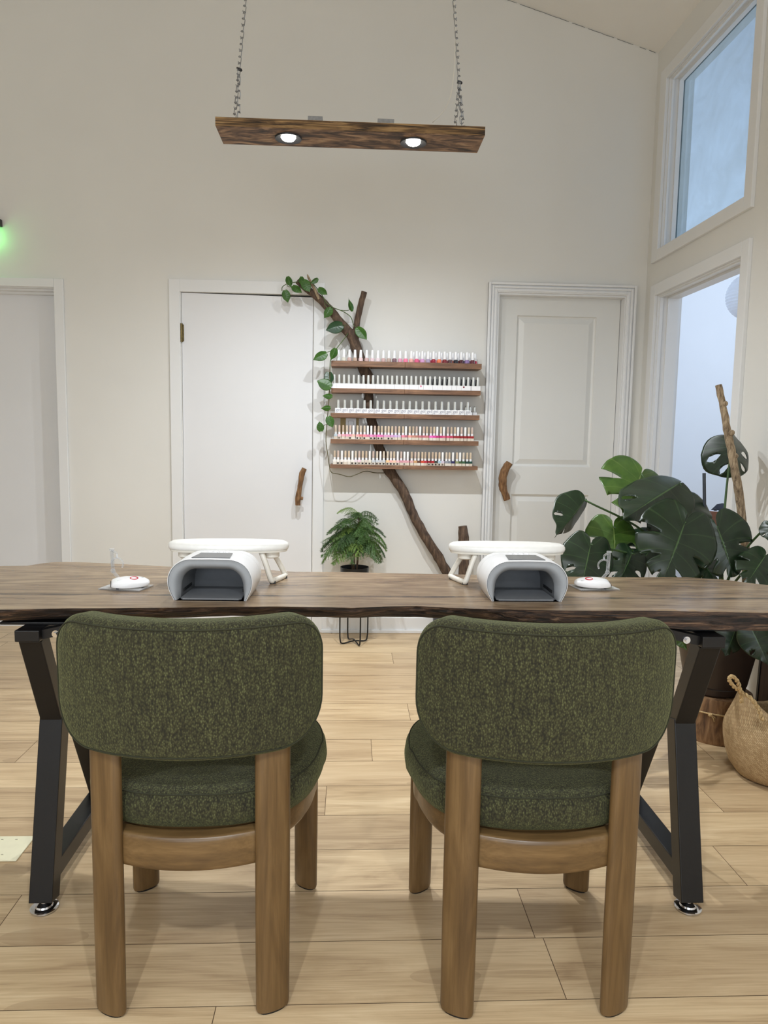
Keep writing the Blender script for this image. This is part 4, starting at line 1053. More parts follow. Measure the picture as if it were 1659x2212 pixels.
for row, (R_, K_, WH, zz, yy, nm) in enumerate(((R4, K4, WHT4, shelf_top[3][0], 960, 'fourth'), (R5, K5, WHT5, shelf_top[4][0], 1205, 'lowest'))):
    for i, (x, c) in enumerate(zip(R_, K_)):
        Y = YB-SD+0.020; X = at(*c3(x+2, yy), 1, Y).x
        o = inst('gel_polish_bottle', me_base, None, (X, Y, zz), rnd.choice([(226, 214, 196), (218, 204, 186), (232, 224, 210)]))
        wh = i in WH
        capc = (246, 245, 242) if wh else rnd.choice([(206, 186, 160), (196, 174, 150), (212, 190, 164), (204, 180, 166), (214, 198, 178)])
        tag(o, f'slim {"white" if wh else "beige"}-capped bottle with {cname(c)} colour band, {ORD[i]} from left, {nm} shelf', 'gel polish', f'slim bottles on the {nm} shelf')
        inst('colour_band', me_chip, o, (0, 0, 0), c); inst('collar', me_col, o); inst('cap', me_slim, o, (0, 0, 0), capc)
        if (row == 0 and i < 17) or (row == 1 and (i < 22 or 26 <= i < 35)): 
            if rnd.random() < 0.75: inst('back_label', me_dark, o, (0, 0, 0), rnd.choice([(40, 34, 30), (70, 58, 52), (120, 104, 92)]))

# ------------------------------------------------------------------ leaves
def leaf_geo(L, Wd, slits=(), droop=0.15, fold=0.10, nv=9, back=150, lobes=0.78, wave=0.0, twist=0.0, seed=0):
    """leaf blade: y from petiole (0) to tip (L), x across; slits follow the side veins"""
    me_v, me_f, uvs = [], [], []
    for side in (-1, 1):
        us = [0, .006, .013, .021, .03, .042, .056, .072, .09]+[i/26 for i in range(3, 27)]
        sl = [s for s in slits if s[1] == side]
        lines = [(u, None, 0) for u in us if all(abs(u-s[0]) > 0.018 for s in sl)]
        for s in sl: lines += [(s[0], s, -1), (s[0], s, 1)]
        lines.sort(key=lambda t: (t[0], t[2]))
        nvv = nv if not sl else 14
        vs_ = [k/nvv for k in range(nvv+1)]
        o = len(me_v); n = nvv+1
        for (u, s, sg_) in lines:
            for v in vs_:
                uu = u
                if s:
                    _, _, v0, v1, hw_ = s
                    if v1 >= 1: wv = hw_*max(0, (v-v0)/(1-v0))**0.7 if v > v0 else 0
                    else: wv = hw_*math.sin(PI*(v-v0)/(v1-v0))**0.8 if v0 < v < v1 else 0
                    uu = u+sg_*wv
                ph = math.radians(back*(1-uu)**1.15 + 8 + 12*max(0, 1-uu/0.10))
                ell = Wd/2*(lobes+0.62*math.sin(PI*min(1, uu*1.35+0.08))**1.0*(1-lobes+0.25))*max(0.0, 1-uu**2.6)**0.75*(0.30+0.70*math.sin(PI/2*min(1, uu/0.11)))
                vv = v
                cur = 0.35*v*v
                phv = ph-cur*(0.6 if uu > 0.2 else -0.0)
                x = side*ell*vv*math.sin(phv); y = L*0.93*uu+ell*vv*math.cos(phv)*(0.85)
                if uu >= 0.999: x = 0; y = L*(0.93+0.07*v)
                zf = -fold*abs(x)*1.0 - droop*L*(max(0, y)/L)**2 + wave*math.sin(uu*22+seed+v*2)*v*v*Wd*0.06 - 0.12*abs(x)*abs(x)/max(Wd, 1e-3)
                me_v.append((x, y, zf)); uvs.append((uu, v))
        for a in range(len(lines)-1):
            (u0, s0, g0), (u1, s1, g1) = lines[a], lines[a+1]
            gap = s0 is not None and s0 is s1
            for k in range(nvv):
                if gap: continue
                me_f.append((o+a*n+k, o+a*n+k+1, o+(a+1)*n+k+1, o+(a+1)*n+k))
            if gap and s0[3] < 1:       # closed hole: stitch the blade again outside it
                for k in range(nvv):
                    if vs_[k] >= s0[3]-1e-6: me_f.append((o+a*n+k, o+a*n+k+1, o+(a+1)*n+k+1, o+(a+1)*n+k))
    return me_v, me_f, uvs
def leaf_mesh(name, mat, thick=0.0006, **kw):
    v, f, uvs = leaf_geo(**kw)
    me = bpy.data.meshes.new(name); me.from_pydata(v, [], f)
    ul = me.uv_layers.new(name='UVMap')
    for lp in me.loops: ul.data[lp.index].uv = uvs[lp.vertex_index]
    bm = bmesh.new(); bm.from_mesh(me); bmesh.ops.remove_doubles(bm, verts=bm.verts, dist=0.0004); bmesh.ops.dissolve_degenerate(bm, edges=bm.edges, dist=1e-5)
    bmesh.ops.recalc_face_normals(bm, faces=bm.faces)
    bm.to_mesh(me); bm.free()
    for p in me.polygons: p.use_smooth = True
    me.materials.append(mat); return me
def place_leaf(name, me, parent, base, tip, facing, origin, L):
    """base -> tip along local y, blade normal as near as possible to 'facing'"""
    y = (tip-base).normalized(); zv = (facing-y*facing.dot(y)).normalized(); x = y.cross(zv)
    ob = bpy.data.objects.new(name, me); COL.objects.link(ob); ob.parent = parent
    k = (tip-base).length/L
    R_ = Matrix((x, y, zv)).transposed().to_4x4()
    ob.matrix_local = Matrix.Translation(base-origin) @ R_ @ Matrix.Scale(k, 4)
    md = ob.modifiers.new('Solidify', 'SOLIDIFY'); md.thickness = 0.0008/k; md.offset = 0
    return ob

# ------------------------------------------------------------------ pothos vine
vine = thing('pothos_vine', 'green pothos vine trailing over the wall branch and shelf ends', 'vine', (-0.05, YB, 1.0))
OV = Vector((-0.05, YB, 1.0))
C2 = 240/1106
def vp(x, y, d=0.10): return at(590+x*C2, 580+y*C2, 1, YB-d)
m = MB()
m.tube([vp(x, y, d)-OV for x, y, d in ((1150, 2034, .05), (1020, 2034, .08), (920, 2018, .10), (830, 2050, .12), (755, 2072, .13), (660, 2048, .14), (582, 2030, .145), (560, 1960, .145), (545, 1860, .145), (526, 1720, .145), (535, 1560, .15), (548, 1400, .15), (562, 1220, .15), (565, 1000, .15))], 0.0026, 6, 5)
m.build('stem', M['vinedry'], vine, smooth=True)
m = MB()
m.tube([vp(x, y, d)-OV for x, y, d in ((565, 1000, .15), (575, 900, .15), (630, 800, .14), (700, 710, .12), (745, 645, .11))], 0.0026, 6, 5)
m.build('stem', M['vine'], vine, smooth=True); m = MB()
m.tube([vp(x, y, d)-OV for x, y, d in ((800, 560, .10), (770, 480, .115), (690, 425, .12), (600, 390, .125), (530, 340, .13), (490, 270, .13), (430, 190, .13), (380, 140, .13), (300, 125, .13), (215, 138, .125), (140, 152, .12), (92, 185, .115), (88, 225, .115))], 0.0024, 6, 5)
m.tube([vp(x, y, d)-OV for x, y, d in ((510, 330, .13), (520, 370, .135), (560, 410, .135))], 0.0018, 6, 4)
m.tube([vp(x, y, d)-OV for x, y, d in ((670, 415, .12), (740, 418, .12), (785, 400, .12))], 0.0018, 6, 4)
m.tube([vp(x, y, d)-OV for x, y, d in ((800, 565, .10), (830, 590, .11), (850, 605, .115))], 0.002, 6, 4)
m.tube([vp(x, y, d)-OV for x, y, d in ((735, 560, .10), (700, 566, .11), (665, 568, .12))], 0.002, 6, 4)
m.build('stem', M['vine'], vine, smooth=True); m = MB()
m.tube([vp(x, y, d)-OV for x, y, d in ((590, 815, .14), (550, 830, .145), (512, 840, .145))], 0.002, 6, 4)
m.tube([vp(x, y, d)-OV for x, y, d in ((140, 150, .12), (150, 180, .12), (220, 185, .125))], 0.0016, 6, 4)
m.build('stem', M['vine'], vine, smooth=True); m = MB()
m.tube([vp(x, y, d)-OV for x, y, d in ((535, 1555, .15), (510, 1560, .15), (480, 1605, .15))], 0.0016, 6, 4)
m.build('stem', M['vine'], vine, smooth=True)
pm = [leaf_mesh('leaf', M['pothos'], L=0.08, Wd=wd, droop=dr, fold=fo, back=165, lobes=0.80) for wd, dr, fo in ((0.066, .10, .12), (0.058, .16, .2), (0.050, .12, .45), (0.030, .25, .8))]
pmd = leaf_mesh('leaf', M['pothosdark'], L=0.08, Wd=0.062, droop=0.12, fold=0.15, back=160, lobes=0.8)
VL = [((150, 90), (182, 188), 2, .125), ((205, 180), (290, 236), 1, .14), ((122, 232), (150, 345), 1, .125), ((285, 90), (292, 178), 2, .145), ((310, 135), (366, 236), 0, .15), ((436, 102), (368, 150), 2, .15),
      ((465, 205), (545, 258), 0, .14), ((570, 405), (503, 496), 1, .14), ((668, 568), (515, 612), 'd', .14), ((786, 420), (748, 290), 3, .125), ((848, 602), (940, 706), 1, .13), ((514, 850), (391, 905), 1, .155),
      ((618, 808), (572, 918), 2, .16), ((555, 1048), (562, 1165), 'd', .145), ((556, 1170), (430, 1112), 0, .165), ((578, 1268), (484, 1264), 2, .165), ((560, 1385), (470, 1390), 2, .165), ((556, 1490), (596, 1586), 0, .17), ((474, 1606), (460, 1518), 0, .165)]
rnd = random.Random(5)
for (a, b, kind, dd_) in VL:
    A, B = vp(*a, dd_), vp(*b, dd_+rnd.uniform(0.0, .02))
    fac = Vector((rnd.uniform(-.25, .25), -1, rnd.uniform(0.15, .5)))
    place_leaf('leaf', pmd if kind == 'd' else pm[kind], vine, A, B, fac, OV, 0.08)

# ------------------------------------------------------------------ small pine in a black pot on a wire stand
PX, PY = 0.030, 4.075
stn = thing('wire_plant_stand', 'thin black wire plant stand with crossed hairpin legs under the small pine', 'plant stand', (PX, PY, 0))
for ang in (0.42, 0.42+PI/2):
    c, s = math.cos(ang), math.sin(ang); r0 = 0.088
    m = MB(); m.tube([(c*r0, s*r0, 0.30), (c*r0, s*r0, 0.10), (c*r0*0.97, s*r0*0.97, 0.03), (c*r0*0.8, s*r0*0.8, 0.006), (0, 0, 0.013+0.008*(ang > 1)), (-c*r0*0.8, -s*r0*0.8, 0.006), (-c*r0*0.97, -s*r0*0.97, 0.03), (-c*r0, -s*r0, 0.10), (-c*r0, -s*r0, 0.30)], 0.0042, 8, 6); m.build('hairpin_leg', M['black_metal'], stn, smooth=True)
m = MB(); m.tube([(0.088*math.cos(2*PI*k/24), 0.088*math.sin(2*PI*k/24), 0.30) for k in range(25)], 0.004, 6, 1); m.tube([(-0.088, 0, 0.298), (0.088, 0, 0.298)], 0.004, 6, 1); m.tube([(0, -0.088, 0.298), (0, 0.088, 0.298)], 0.004, 6, 1); m.build('ring', M['black_metal'], stn, smooth=True)
pine = thing('potted_pine', 'small feathery green pine in a round black pot on a wire stand', 'potted plant', (PX, PY, 0.303))
m = MB(); m.lathe([(0.070, 0), (0.074, 0.004), (0.082, 0.138), (0.082, 0.142), (0.078, 0.142), (0.074, 0.112)], (0, 0, 0), 36, cap1=False); m.build('pot', M['black_plastic'], pine, smooth=40, label='round black pot')
m = MB(); m.lathe([(0.074, 0.105), (0.075, 0.114), (0.04, 0.119), (0.001, 0.120)], (0, 0, 0), 28); m.build('soil', M['soil'], pine, smooth=True)
rnd = random.Random(21)
def frond_mesh(L, W_, seed):
    r_ = random.Random(seed); m = MB(); n = 17
    P = [Vector((0.10*L*t*t*r_.uniform(-1, 1), L*t*(1-0.10*t), 0.22*L*math.sin(PI*t*0.62)-0.62*L*t**2.6)) for t in [k/n for k in range(n+1)]]
    m.tube(P, [0.0016, 0.0009], 5, 1)
    def needles(a, b, per, ln):
        ax = b-a; L_ = ax.length; px = ax.cross(Vector((0.1, 0.2, 1))).normalized(); pu = px.cross(ax).normalized(); ax = ax/L_
        for w in range(per):
            an = w*2.4+r_.random(); dr = px*math.cos(an)+pu*math.sin(an); o = a+ax*L_*r_.random()
            m.add([o-ax*0.0011, o+ax*0.0011, o+dr*ln+ax*ln*0.8], [(0, 1, 2)])
    for k in range(1, n+1):
        needles(P[k-1], P[k], 6, 0.008)
        if k < 2: continue
        for sd in (-1, 1):
            t = k/n; ln = W_*(math.sin(PI*min(1, t*0.80+0.16))**0.8)*r_.uniform(.75, 1.15)
            d = Vector((sd*math.cos(0.65), math.sin(0.65), -0.15)).normalized(); prev = P[k]
            for q in range(1, 6):
                e = P[k]+d*ln*q/5+Vector((0, 0, -0.75*ln*(q/5)**2))
                needles(prev, e, 6, 0.0075); ax = e-prev; px = ax.cross(Vector((0, 0, 1))).normalized()
                m.add([prev-px*0.0012, prev+px*0.0012, e+px*0.0010, e-px*0.0010], [(0, 1, 2, 3)]); prev = e
    return m.mesh('frond', M['frond'], False)
fm = [frond_mesh(0.165, 0.056, s) for s in (1, 2, 3, 4)]
for k in range(5):
    a = 2*PI*k/5+0.4; top = (0.43, 0.36, 0.40, 0.34, 0.45)[k]; lx, ly = 0.028*math.cos(a), 0.028*math.sin(a)
    lean = 1.5 if top < 0.4 else 1.0
    m = MB(); m.tube([(lx*0.5, ly*0.5, 0.115), (lx*0.8, ly*0.8, 0.22), (lx*lean, ly*lean, top)], [0.0036, 0.0030, 0.0016], 6, 5); m.build('stem', M['stem'], pine, smooth=True)
    for j in range(15):
        t = j/14; z_ = 0.245+(top-0.245)*t**0.9
        an = a+j*2.4+rnd.uniform(-.35, .35); sc = (1.12-0.42*t)*rnd.uniform(.82, 1.15)
        o = inst('frond', rnd.choice(fm), pine, (lx*(0.8+(lean-0.8)*t), ly*(0.8+(lean-0.8)*t), z_)); o.rotation_euler = (rnd.uniform(-0.1, 0.25)+0.30*t, rnd.uniform(-.25, .25), an); o.scale = (sc,)*3

# ------------------------------------------------------------------ monstera on the stump, stake, driftwood pole
MX, MY = 1.495, 2.80
stump = thing('log_stump', 'stripped wooden log stump with twine, under the monstera pot', 'stump', (1.500, MY-0.005, 0))
def stump_r(k, z, seed=0): return [(0.139*k*math.cos(w)*(1+0.03*noise.noise(Vector((math.cos(w)*2.5, math.sin(w)*2.5, z*4)))+0.018*noise.noise(Vector((math.cos(w)*9, math.sin(w)*9, z*3)))), 0.139*k*math.sin(w)*(1+0.03*noise.noise(Vector((math.cos(w)*2.5, math.sin(w)*2.5, z*4)))), z) for w in [2*PI*i/56 for i in range(56)]]
m = MB(); m.loops([stump_r(0.97, 0), stump_r(1, 0.012), stump_r(1.0, 0.06), stump_r(0.99, 0.11), stump_r(0.985, 0.17), stump_r(0.96, 0.182), stump_r(0.05, 0.183)]); sb = m.build('log', M['stump'], stump, smooth=50)
tw = MB(); tw.tube([(0.142*math.cos(w), 0.142*math.sin(w), 0.108+0.020*math.cos(w*1.0+2.2)) for w in [2*PI*i/40 for i in range(41)]], 0.0032, 6, 1)
kn = Vector((0.146*math.cos(-2.16), 0.146*math.sin(-2.16), 0.125))
for dx, dz in ((0.018, -0.012), (0.014, -0.026), (0.004, 0.008)): tw.tube([kn, kn+Vector((dx*0.6, -0.008, dz*0.4)), kn+Vector((dx, -0.006, dz))], 0.0028, 6, 3)
tw.sphere(kn, 0.008); tw.build('twine', M['rope'], stump, smooth=True)
mon = thing('monstera', 'large dark green split-leaf monstera in a brown pot on a log stump', 'potted plant', (MX, MY, 0.186))
OM = Vector((MX, MY, 0.186))
m = MB(); m.lathe([(0.105, 0), (0.112, 0.003), (0.116, 0.028), (0.114, 0.031), (0.119, 0.034), (0.168, 0.290), (0.172, 0.300), (0.166, 0.300), (0.155, 0.255)], (0, 0, 0), 48, cap1=False); m.build('pot', M['pot'], mon, smooth=35, label='dark brown tapered pot')
m = MB(); m.lathe([(0.156, 0.24), (0.158, 0.256), (0.08, 0.262), (0.001, 0.264)], (0, 0, 0), 32); m.build('soil', M['soil'], mon, smooth=True)
C4 = 479/1659
def mp_(x, y, Y): return at(1180+x*C4, 780+y*C4, 1, Y)
def sl(*args): return [(u, s, v0, v1, hw) for (u, s, v0, v1, hw) in args]
SLA = sl((.34, 1, .48, 1, .040), (.56, 1, .42, 1, .045), (.76, 1, .45, 1, .035), (.42, -1, .5, 1, .038), (.66, -1, .42, 1, .045))
SLB = sl((.34, 1, .45, .85, .05), (.58, 1, .4, .88, .05), (.36, -1, .45, .86, .05), (.60, -1, .4, .9, .05))
SLC = sl((.52, 1, .48, .9, .055), (.66, -1, .48, 1, .050))
SLD = sl((.36, 1, .45, 1, .05), (.62, 1, .45, 1, .05), (.40, -1, .5, .88, .05), (.64, -1, .48, 1, .05))
# base(px crop), Y | tip(px crop), Y | width/length | slits | facing | material | droop, fold
ML = [
 ('A', (1392, 598), 2.93, (1478, 800), 2.86, 1.55, SLB, (-.1, -.50, .90), 0, .45, .85),
 ('B', (712, 842), 3.00, (615, 1105), 2.86, 1.35, SLD, (.05, -.95, .35), 1, .14, .20),
 ('C', (1000, 912), 2.80, (578, 1160), 2.56, 0.66, SLC, (.12, -.70, .72), 0, .08, .60),
 ('D', (288, 1040), 2.74, (88, 1322), 2.62, 0.60, SLC, (.60, -.74, .30), 0, .10, .8),
 ('E', (332, 1372), 2.60, (262, 1720), 2.50, 0.98, SLC, (-.05, -.90, .45), 0, .12, .12),
 ('F', (503, 1240), 2.74, (530, 1560), 2.64, 1.15, SLD, (0, -.95, .30), 1, .12, .16),
 ('G', (1038, 1205), 2.50, (880, 1668), 2.40, 1.12, SLA, (.05, -.88, .48), 0, .12, .14),
 ('H', (1278, 1238), 2.62, (1425, 1610), 2.54, 1.28, SLA, (-.15, -.85, .50), 0, .14, .22),
 ('I', (1032, 1022), 2.86, (1150, 1190), 2.76, 1.70, SLC, (0, -.62, .8), 0, .20, .35),
 ('J', (640, 1440), 2.66, (560, 1640), 2.58, 1.15, SLD, (.1, -.7, .65), 0, .25, .35),
 ('K', (1640, 1455), 2.52, (1500, 1660), 2.44, 0.95, SLA, (-.25, -.75, .6), 0, .12, .3),
 ('L', (1668, 1215), 2.55, (1672, 1345), 2.50, 0.85, SLC, (-.5, -.8, .2), 0, .1, .3),
 ('M', (1150, 1480), 2.66, (1290, 1650), 2.58, 1.3, SLC, (.1, -.8, .5), 0, .15, .2),
 ('P', (860, 1330), 2.74, (700, 1500), 2.64, 1.2, SLC, (0, -.7, .6), 0, .15, .3),
 ('N', (1420, 1990), 2.56, (1350, 2215), 2.52, 0.95, SLC, (.1, -.9, .3), 0, .10, .3),
 ('O', (1530, 1990), 2.46, (1680, 2290), 2.40, 0.75, SLC, (-.3, -.8, .5), 0, .12, .3),
 ('Q', (980, 2045), 2.62, (1065, 2170), 2.58, 0.6, (), (.1, -.9, .4), 1, .10, .5),
]
pet = MB(); rnd = random.Random(9)
for i, (nm, a, ya, b, yb_, wl, slt, fac, mt, dr, fo) in enumerate(ML):
    A, B = mp_(*a, ya), mp_(*b, yb_)
    me = leaf_mesh('leaf', M['monstera2'] if mt else M['monstera'], L=0.25, Wd=0.25*wl, slits=slt, droop=dr, fold=fo, back=152, lobes=0.80, wave=0.5, seed=i)
    place_leaf('leaf', me, mon, A, B, Vector(fac), OM, 0.25)
    src = Vector((rnd.uniform(-.05, .05), rnd.uniform(-.05, .05), 0.255)); E_ = A-OM
    mid = src*0.4+E_*0.6+Vector((0, 0.02, 0.10*min(1, (E_-src).length)))
    if E_.z < 0.3: mid = (src+E_)*0.5+Vector((0, 0, 0.24)); mid.y = min(mid.y, -0.12)
    m = MB(); m.tube([src, src*0.75+E_*0.25+Vector((0, 0.02, 0.05)), mid, E_], [0.0065, 0.0055, 0.0045, 0.0038], 8, 6); m.build('petiole', M['petiole'], mon, smooth=True)

b0 = Vector((MX+0.085, MY+0.02, 0.452)); tp = at(1552, 832, 1, 2.84); md_ = at(1590, 1030, 1, 2.78)
stk = MB(); w1 = at(1612, 1260, 1, 2.79)
stk.tube([(0, 0, 0), w1-b0, at(1603, 1120, 1, 2.79)-b0, md_-b0, at(1577, 960, 1, 2.80)-b0, at(1563, 885, 1, 2.82)-b0, tp-b0], [.0165, .0165, .016, .0165, .0155, .0140, .0125], 12, 7, 0.14, 45)
for q, r in ((at(1580, 935, 1, 2.79), .0125), (at(1566, 872, 1, 2.815), .0115), (at(1588, 985, 1, 2.785), .012)): stk.sphere(q-b0, r, 10, 6)
tag(stk.build('driftwood_pole', M['driftpale'], None, b0, smooth=60), 'tall pale driftwood pole standing among the monstera leaves', 'driftwood')
b1 = Vector((MX-0.01, MY+0.085, 0.452)); t1 = at(1521, 1022, 1, MY+0.085)
m = MB(); m.tube([(0, 0, 0), t1-b1], 0.0068, 10, 1); tag(m.build('plant_stake', M['bin'], None, b1, smooth=40), 'thin dark slate plant stake upright behind the monstera leaves', 'plant stake')

# ------------------------------------------------------------------ basket and brown slab by the right wall
bk = thing('woven_basket', 'round woven seagrass belly basket with rope handles on the floor', 'basket', (1.528, 2.42, 0))
def basket_ring(r, z, rim=0.0, n=72):
    out = []
    for i in range(n):
        w = 2*PI*i/n; k = rim*(0.5+0.5*math.cos(2*(w-PI*0.98)))
        out.append((r*math.cos(w)*(1+0.02*rim*5*math.cos(2*w)), r*math.sin(w)*(1-0.03*rim*5), z+k))
    return out
prof = [(0.02, 0.0, 0), (0.10, 0.0, 0), (0.125, 0.010, 0), (0.150, 0.045, 0), (0.164, 0.090, 0), (0.171, 0.130, 0), (0.173, 0.160, 0.0), (0.171, 0.176, 0.006), (0.160, 0.196, 0.02), (0.143, 0.214, 0.05), (0.130, 0.228, 0.080), (0.124, 0.230, 0.080), (0.138, 0.212, 0.05), (0.160, 0.174, 0.006), (0.165, 0.130, 0), (0.155, 0.075, 0), (0.12, 0.02, 0), (0.02, 0.012, 0)]
def basket_mesh():
    rings = [basket_ring(*p) for p in prof]; n = 72; arc = [0]
    for p, q_ in zip(prof, prof[1:]): arc.append(arc[-1]+math.hypot(q_[0]-p[0], q_[1]-p[1]))
    m = MB(); m.loops(rings, True, True); me = m.mesh('basket', M['weave'], True)
    ul = me.uv_layers.new(name='UVMap')
    for p in me.polygons:
        for li in p.loop_indices:
            vi = me.loops[li].vertex_index; u = (vi % n)/n
            if any((me.loops[l].vertex_index % n) == n-1 for l in p.loop_indices) and u == 0: u = 1.0
            ul.data[li].uv = (u, arc[vi//n]/1.08)
    return me
ob = inst('body', basket_mesh(), bk)
def twist(m, pts, r):
    P = catmull(pts, 10); 
    for ph in (0, PI):
        q = []
        for i, p in enumerate(P):
            t = (P[min(i+1, len(P)-1)]-P[max(i-1, 0)]).normalized(); a = t.cross(Vector((0.3, 0.2, 0.9))).normalized(); b_ = t.cross(a); w = i*0.7+ph
            q.append(p+a*math.cos(w)*r*0.6+b_*math.sin(w)*r*0.6)
        m.tube(q, r*0.75, 6, 1)
for sgn in (-1, 1):
    m = MB(); e = Vector((sgn*0.128, 0, 0.300))
    OBk = Vector((1.528, 2.42, 0))
    if sgn < 0:
        Yh = 2.36
        K = lambda px, py, Y: at(px, py, 1, Y)-OBk
        pts = [K(1602, 1518, 2.36), K(1600, 1496, 2.36), K(1585, 1483, 2.355), K(1575, 1468, 2.35), K(1582, 1461, 2.35), K(1594, 1474, 2.35), K(1601, 1494, 2.345), K(1622, 1508, 2.31), K(1638, 1530, 2.285), K(1648, 1556, 2.265)]
    else:
        pts = [e+Vector((-0.01, -0.05, -0.05)), e+Vector((0.0, -0.04, 0.01)), e+Vector((-0.01, 0, 0.04)), e+Vector((0.0, 0.04, 0.01)), e+Vector((-0.01, 0.05, -0.05))]
    twist(m, pts, 0.0058); m.build('handle', M['rope'], bk, smooth=True, label='twisted rope handle')

sl_ = thing('wooden_slab', 'dark brown wooden slab in a black frame leaning on the right wall', 'wooden slab', (XR-0.05, at(1640, 1430, 0, XR-0.045).y-0.065, 0))
y0 = 0.065; 
m = MB(); m.loops([[(0.0+z*0.022, -0.42, z), (0.026+z*0.022, -0.42, z), (0.026+z*0.022, y0-0.012, z), (z*0.022, y0-0.012, z)] for z in (0.0, 0.80)]); m.build('board', M['slab'], sl_, bevel=0.002)
m = MB(); m.loops([[(-0.003+z*0.022, y0-0.012, z), (0.029+z*0.022, y0-0.012, z), (0.029+z*0.022, y0, z), (-0.003+z*0.022, y0, z)] for z in (0.0, 0.80)]); m.build('edge_strip', M['black_metal'], sl_)

# ------------------------------------------------------------------ things in the next room
lc = at(1622, 640, 1, 5.0); LR = 0.16
ln = thing('paper_lantern', 'white round paper lantern hanging in the next room', 'lamp', lc)
m = MB(); rings = []
for j in range(49):
    a = -PI/2+PI*j/48; rr = LR*max(0.14, math.cos(a))*(1+0.012*math.cos(j*PI)); rings.append([(rr*math.cos(2*PI*k/36), rr*math.sin(2*PI*k/36), LR*math.sin(a)) for k in range(36)])
m.loops(rings, False, False); m.build('shade', M['paper'], ln, smooth=30)
m = MB(); m.tube([(0, 0, LR-0.01), (0, 0, 5.3-lc.z)], 0.004, 6, 1); m.build('cord', M['cream_plastic'], ln)
cbx = at(1560, 1180, 1, 4.9)
cab = thing('white_cabinet', 'low white cabinet in the next room beyond the doorway', 'cabinet', (cbx.x+0.1, 5.0, 0))
ct = at(1560, 1165, 1, 4.85).z
m = MB(); m.box(-0.35, 0.35, -0.2, 0.2, 0.05, ct-0.02); m.build('body', M['white_plastic'], cab, bevel=0.003)
m = MB(); m.box(-0.36, 0.36, -0.21, 0.21, ct-0.02, ct); m.build('top', M['white_plastic'], cab, bevel=0.003)
for sx in (-1, 1):
    m = MB(); m.box(min(sx*0.01, sx*0.33), max(sx*0.01, sx*0.33), -0.215, -0.2, 0.07, ct-0.04); dr_ = m.build('door', M['white_plastic'], cab, bevel=0.002)
    m = MB(); m.tube([(sx*0.04, -0.235, ct*0.5), (sx*0.04, -0.235, ct*0.6)], 0.005, 8, 1); m.build('handle', M['steel'], dr_)
    m = MB(); m.box(sx*0.3-0.02, sx*0.3+0.02, -0.16, -0.12, 0, 0.05); m.build('foot', M['white_plastic'], cab)
rl0 = at(1541, 1165, 1, 4.86)
m = MB(); top = at(1541, 1104, 1, 4.86); hgt = top.z-ct
rl = thing('paper_roll', 'brown paper roll standing on end in the next room', 'paper roll', (rl0.x, 4.86, ct))
m = MB(); m.lathe([(0.030, 0), (0.033, 0.003), (0.036, hgt-0.002), (0.034, hgt)], (0, 0, 0), 28); m.build('roll', M['kraft'], rl, smooth=40)
m = MB(); m.lathe([(0.034, hgt), (0.0345, hgt+0.003), (0.012, hgt+0.003), (0.011, hgt)], (0, 0, 0), 24, cap0=False, cap1=False); m.build('white_end', M['paper'], rl)
m = MB(); m.lathe([(0.011, hgt), (0.010, hgt+0.016)], (0, 0, 0), 12); m.build('core', M['darkmetal'], rl)
bg = at(1562, 1150, 1, 4.95); bt_ = at(1562, 1092, 1, 4.95).z-ct
bag = thing('dark_bag', 'dark grey cloth bag slumped on the cabinet in the next room', 'bag', (bg.x+0.02, 4.97, ct))
m = MB(); m.loops([[(math.cos(w)*rx, math.sin(w)*0.07, z+0.012*math.sin(3*w)) for w in [2*PI*i/30 for i in range(30)]] for rx, z in ((0.09, 0.012), (0.115, 0.03), (0.12, bt_*0.5), (0.10, bt_*0.8), (0.06, bt_*0.96), (0.01, bt_))]); m.build('body', M['bag'], bag, smooth=True)
m = MB(); m.tube([(-0.06, -0.05, bt_*0.72), (-0.01, -0.075, bt_*0.80), (0.05, -0.07, bt_*0.82), (0.10, -0.04, bt_*0.6)], 0.006, 8, 5); m.build('strap', M['bag'], bag, smooth=True)

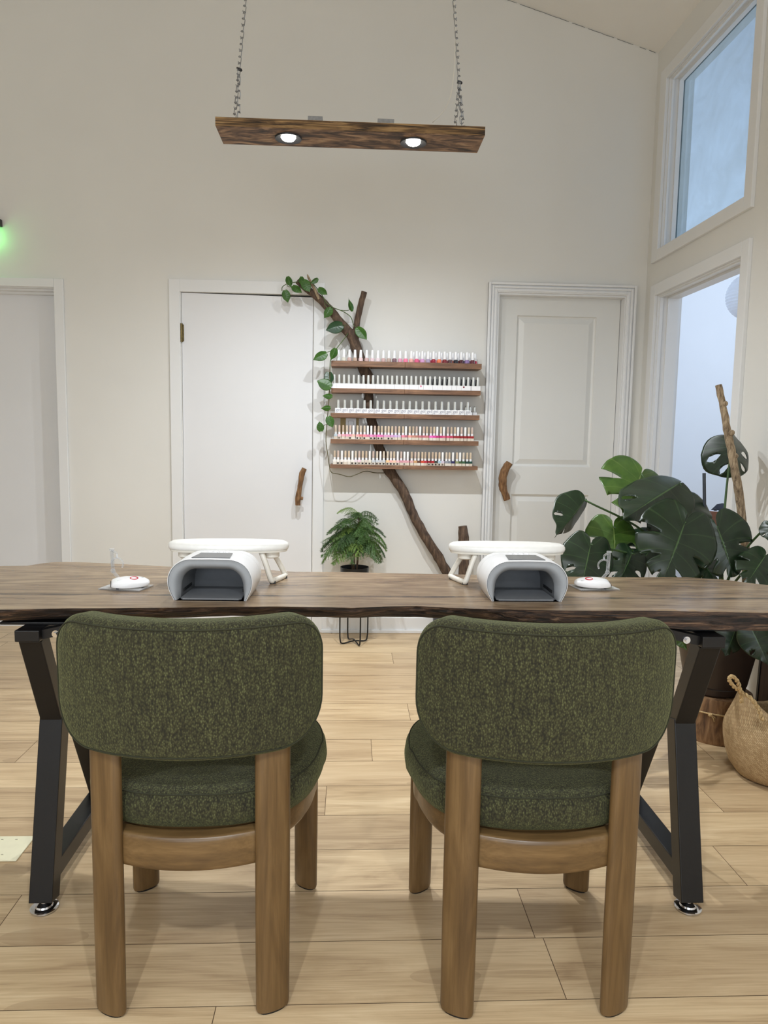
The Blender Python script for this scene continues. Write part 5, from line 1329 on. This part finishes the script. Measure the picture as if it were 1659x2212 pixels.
# ------------------------------------------------------------------ lights
def light(name, typ, loc, energy, color=(1, 1, 1), target=None, **kw):
    ld = bpy.data.lights.new(name, typ); ld.energy = energy; ld.color = color
    for k, v in kw.items(): setattr(ld, k, v)
    ob = bpy.data.objects.new(name, ld); COL.objects.link(ob); ob.location = loc
    if target is not None: ob.rotation_euler = (Vector(target)-Vector(loc)).to_track_quat('-Z', 'Y').to_euler()
    return ob
for x in lampx:
    p = Vector((x, YL-0.002, 2.37+ZB-0.022))
    light('bulb_light', 'SPOT', p, 56, (0.90, 0.955, 1.0), p-Vector((0, 0, 1)), spot_size=math.radians(178), spot_blend=1.0, shadow_soft_size=0.014)
    light('bulb_beam', 'SPOT', p, 46, (0.94, 0.965, 0.96), p-Vector((0, 0, 1)), spot_size=math.radians(84), spot_blend=0.9, shadow_soft_size=0.014)
for x in (-0.42, 0.36):      # the same kind of board lamp hangs over the aisle behind the camera
    p = Vector((x, -0.35, 2.36))
    light('aisle_bulb_light', 'SPOT', p, 76, (0.89, 0.95, 1.0), p-Vector((0, 0, 1)), spot_size=math.radians(165), spot_blend=0.8, shadow_soft_size=0.03)
# soft overhead fill added behind the camera, no known lamps
for x, y in ((-1.9, -1.2), (0.7, -2.0)):
    light('salon_fill', 'AREA', (x, y, 2.5), 24, (0.87, 0.94, 1.0), (x, y, 0), shape='RECTANGLE', size=0.9, size_y=0.25)
light('front_fill', 'AREA', (-0.5, YF+0.02, 1.5), 50, (0.80, 0.90, 1.0), (-0.5, 2, 1.6), shape='RECTANGLE', size=2.7, size_y=1.5)  # added soft fill from behind the camera, no window known there
light('next_room_daylight', 'AREA', (4.6, 4.3, 2.5), 112, (0.69, 0.825, 1.0), (2.0, 5.2, 2.5), shape='RECTANGLE', size=2.2, size_y=2.2)
light('green_sign_glow', 'POINT', (q.x*0+sg.location.x+0.09, YB-0.055, sg.location.z-0.075), 0.34, (0.18, 1.0, 0.22), shadow_soft_size=0.04)

w = bpy.data.worlds.new('world'); S.world = w; w.use_nodes = True
w.node_tree.nodes['Background'].inputs['Color'].default_value = (0.85, 0.92, 1.0, 1); w.node_tree.nodes['Background'].inputs['Strength'].default_value = 0.6

S.view_settings.view_transform = 'Standard'; S.view_settings.look = 'None'; S.view_settings.exposure = 0.16; S.view_settings.gamma = 1.0; S.view_settings.use_curve_mapping = False
S.cycles.use_denoising = True
S.cycles.max_bounces = 8; S.cycles.diffuse_bounces = 5; S.cycles.transparent_max_bounces = 12; S.cycles.transmission_bounces = 8
S.cycles.caustics_reflective = False; S.cycles.caustics_refractive = False
S.cycles.sample_clamp_indirect = 6.0
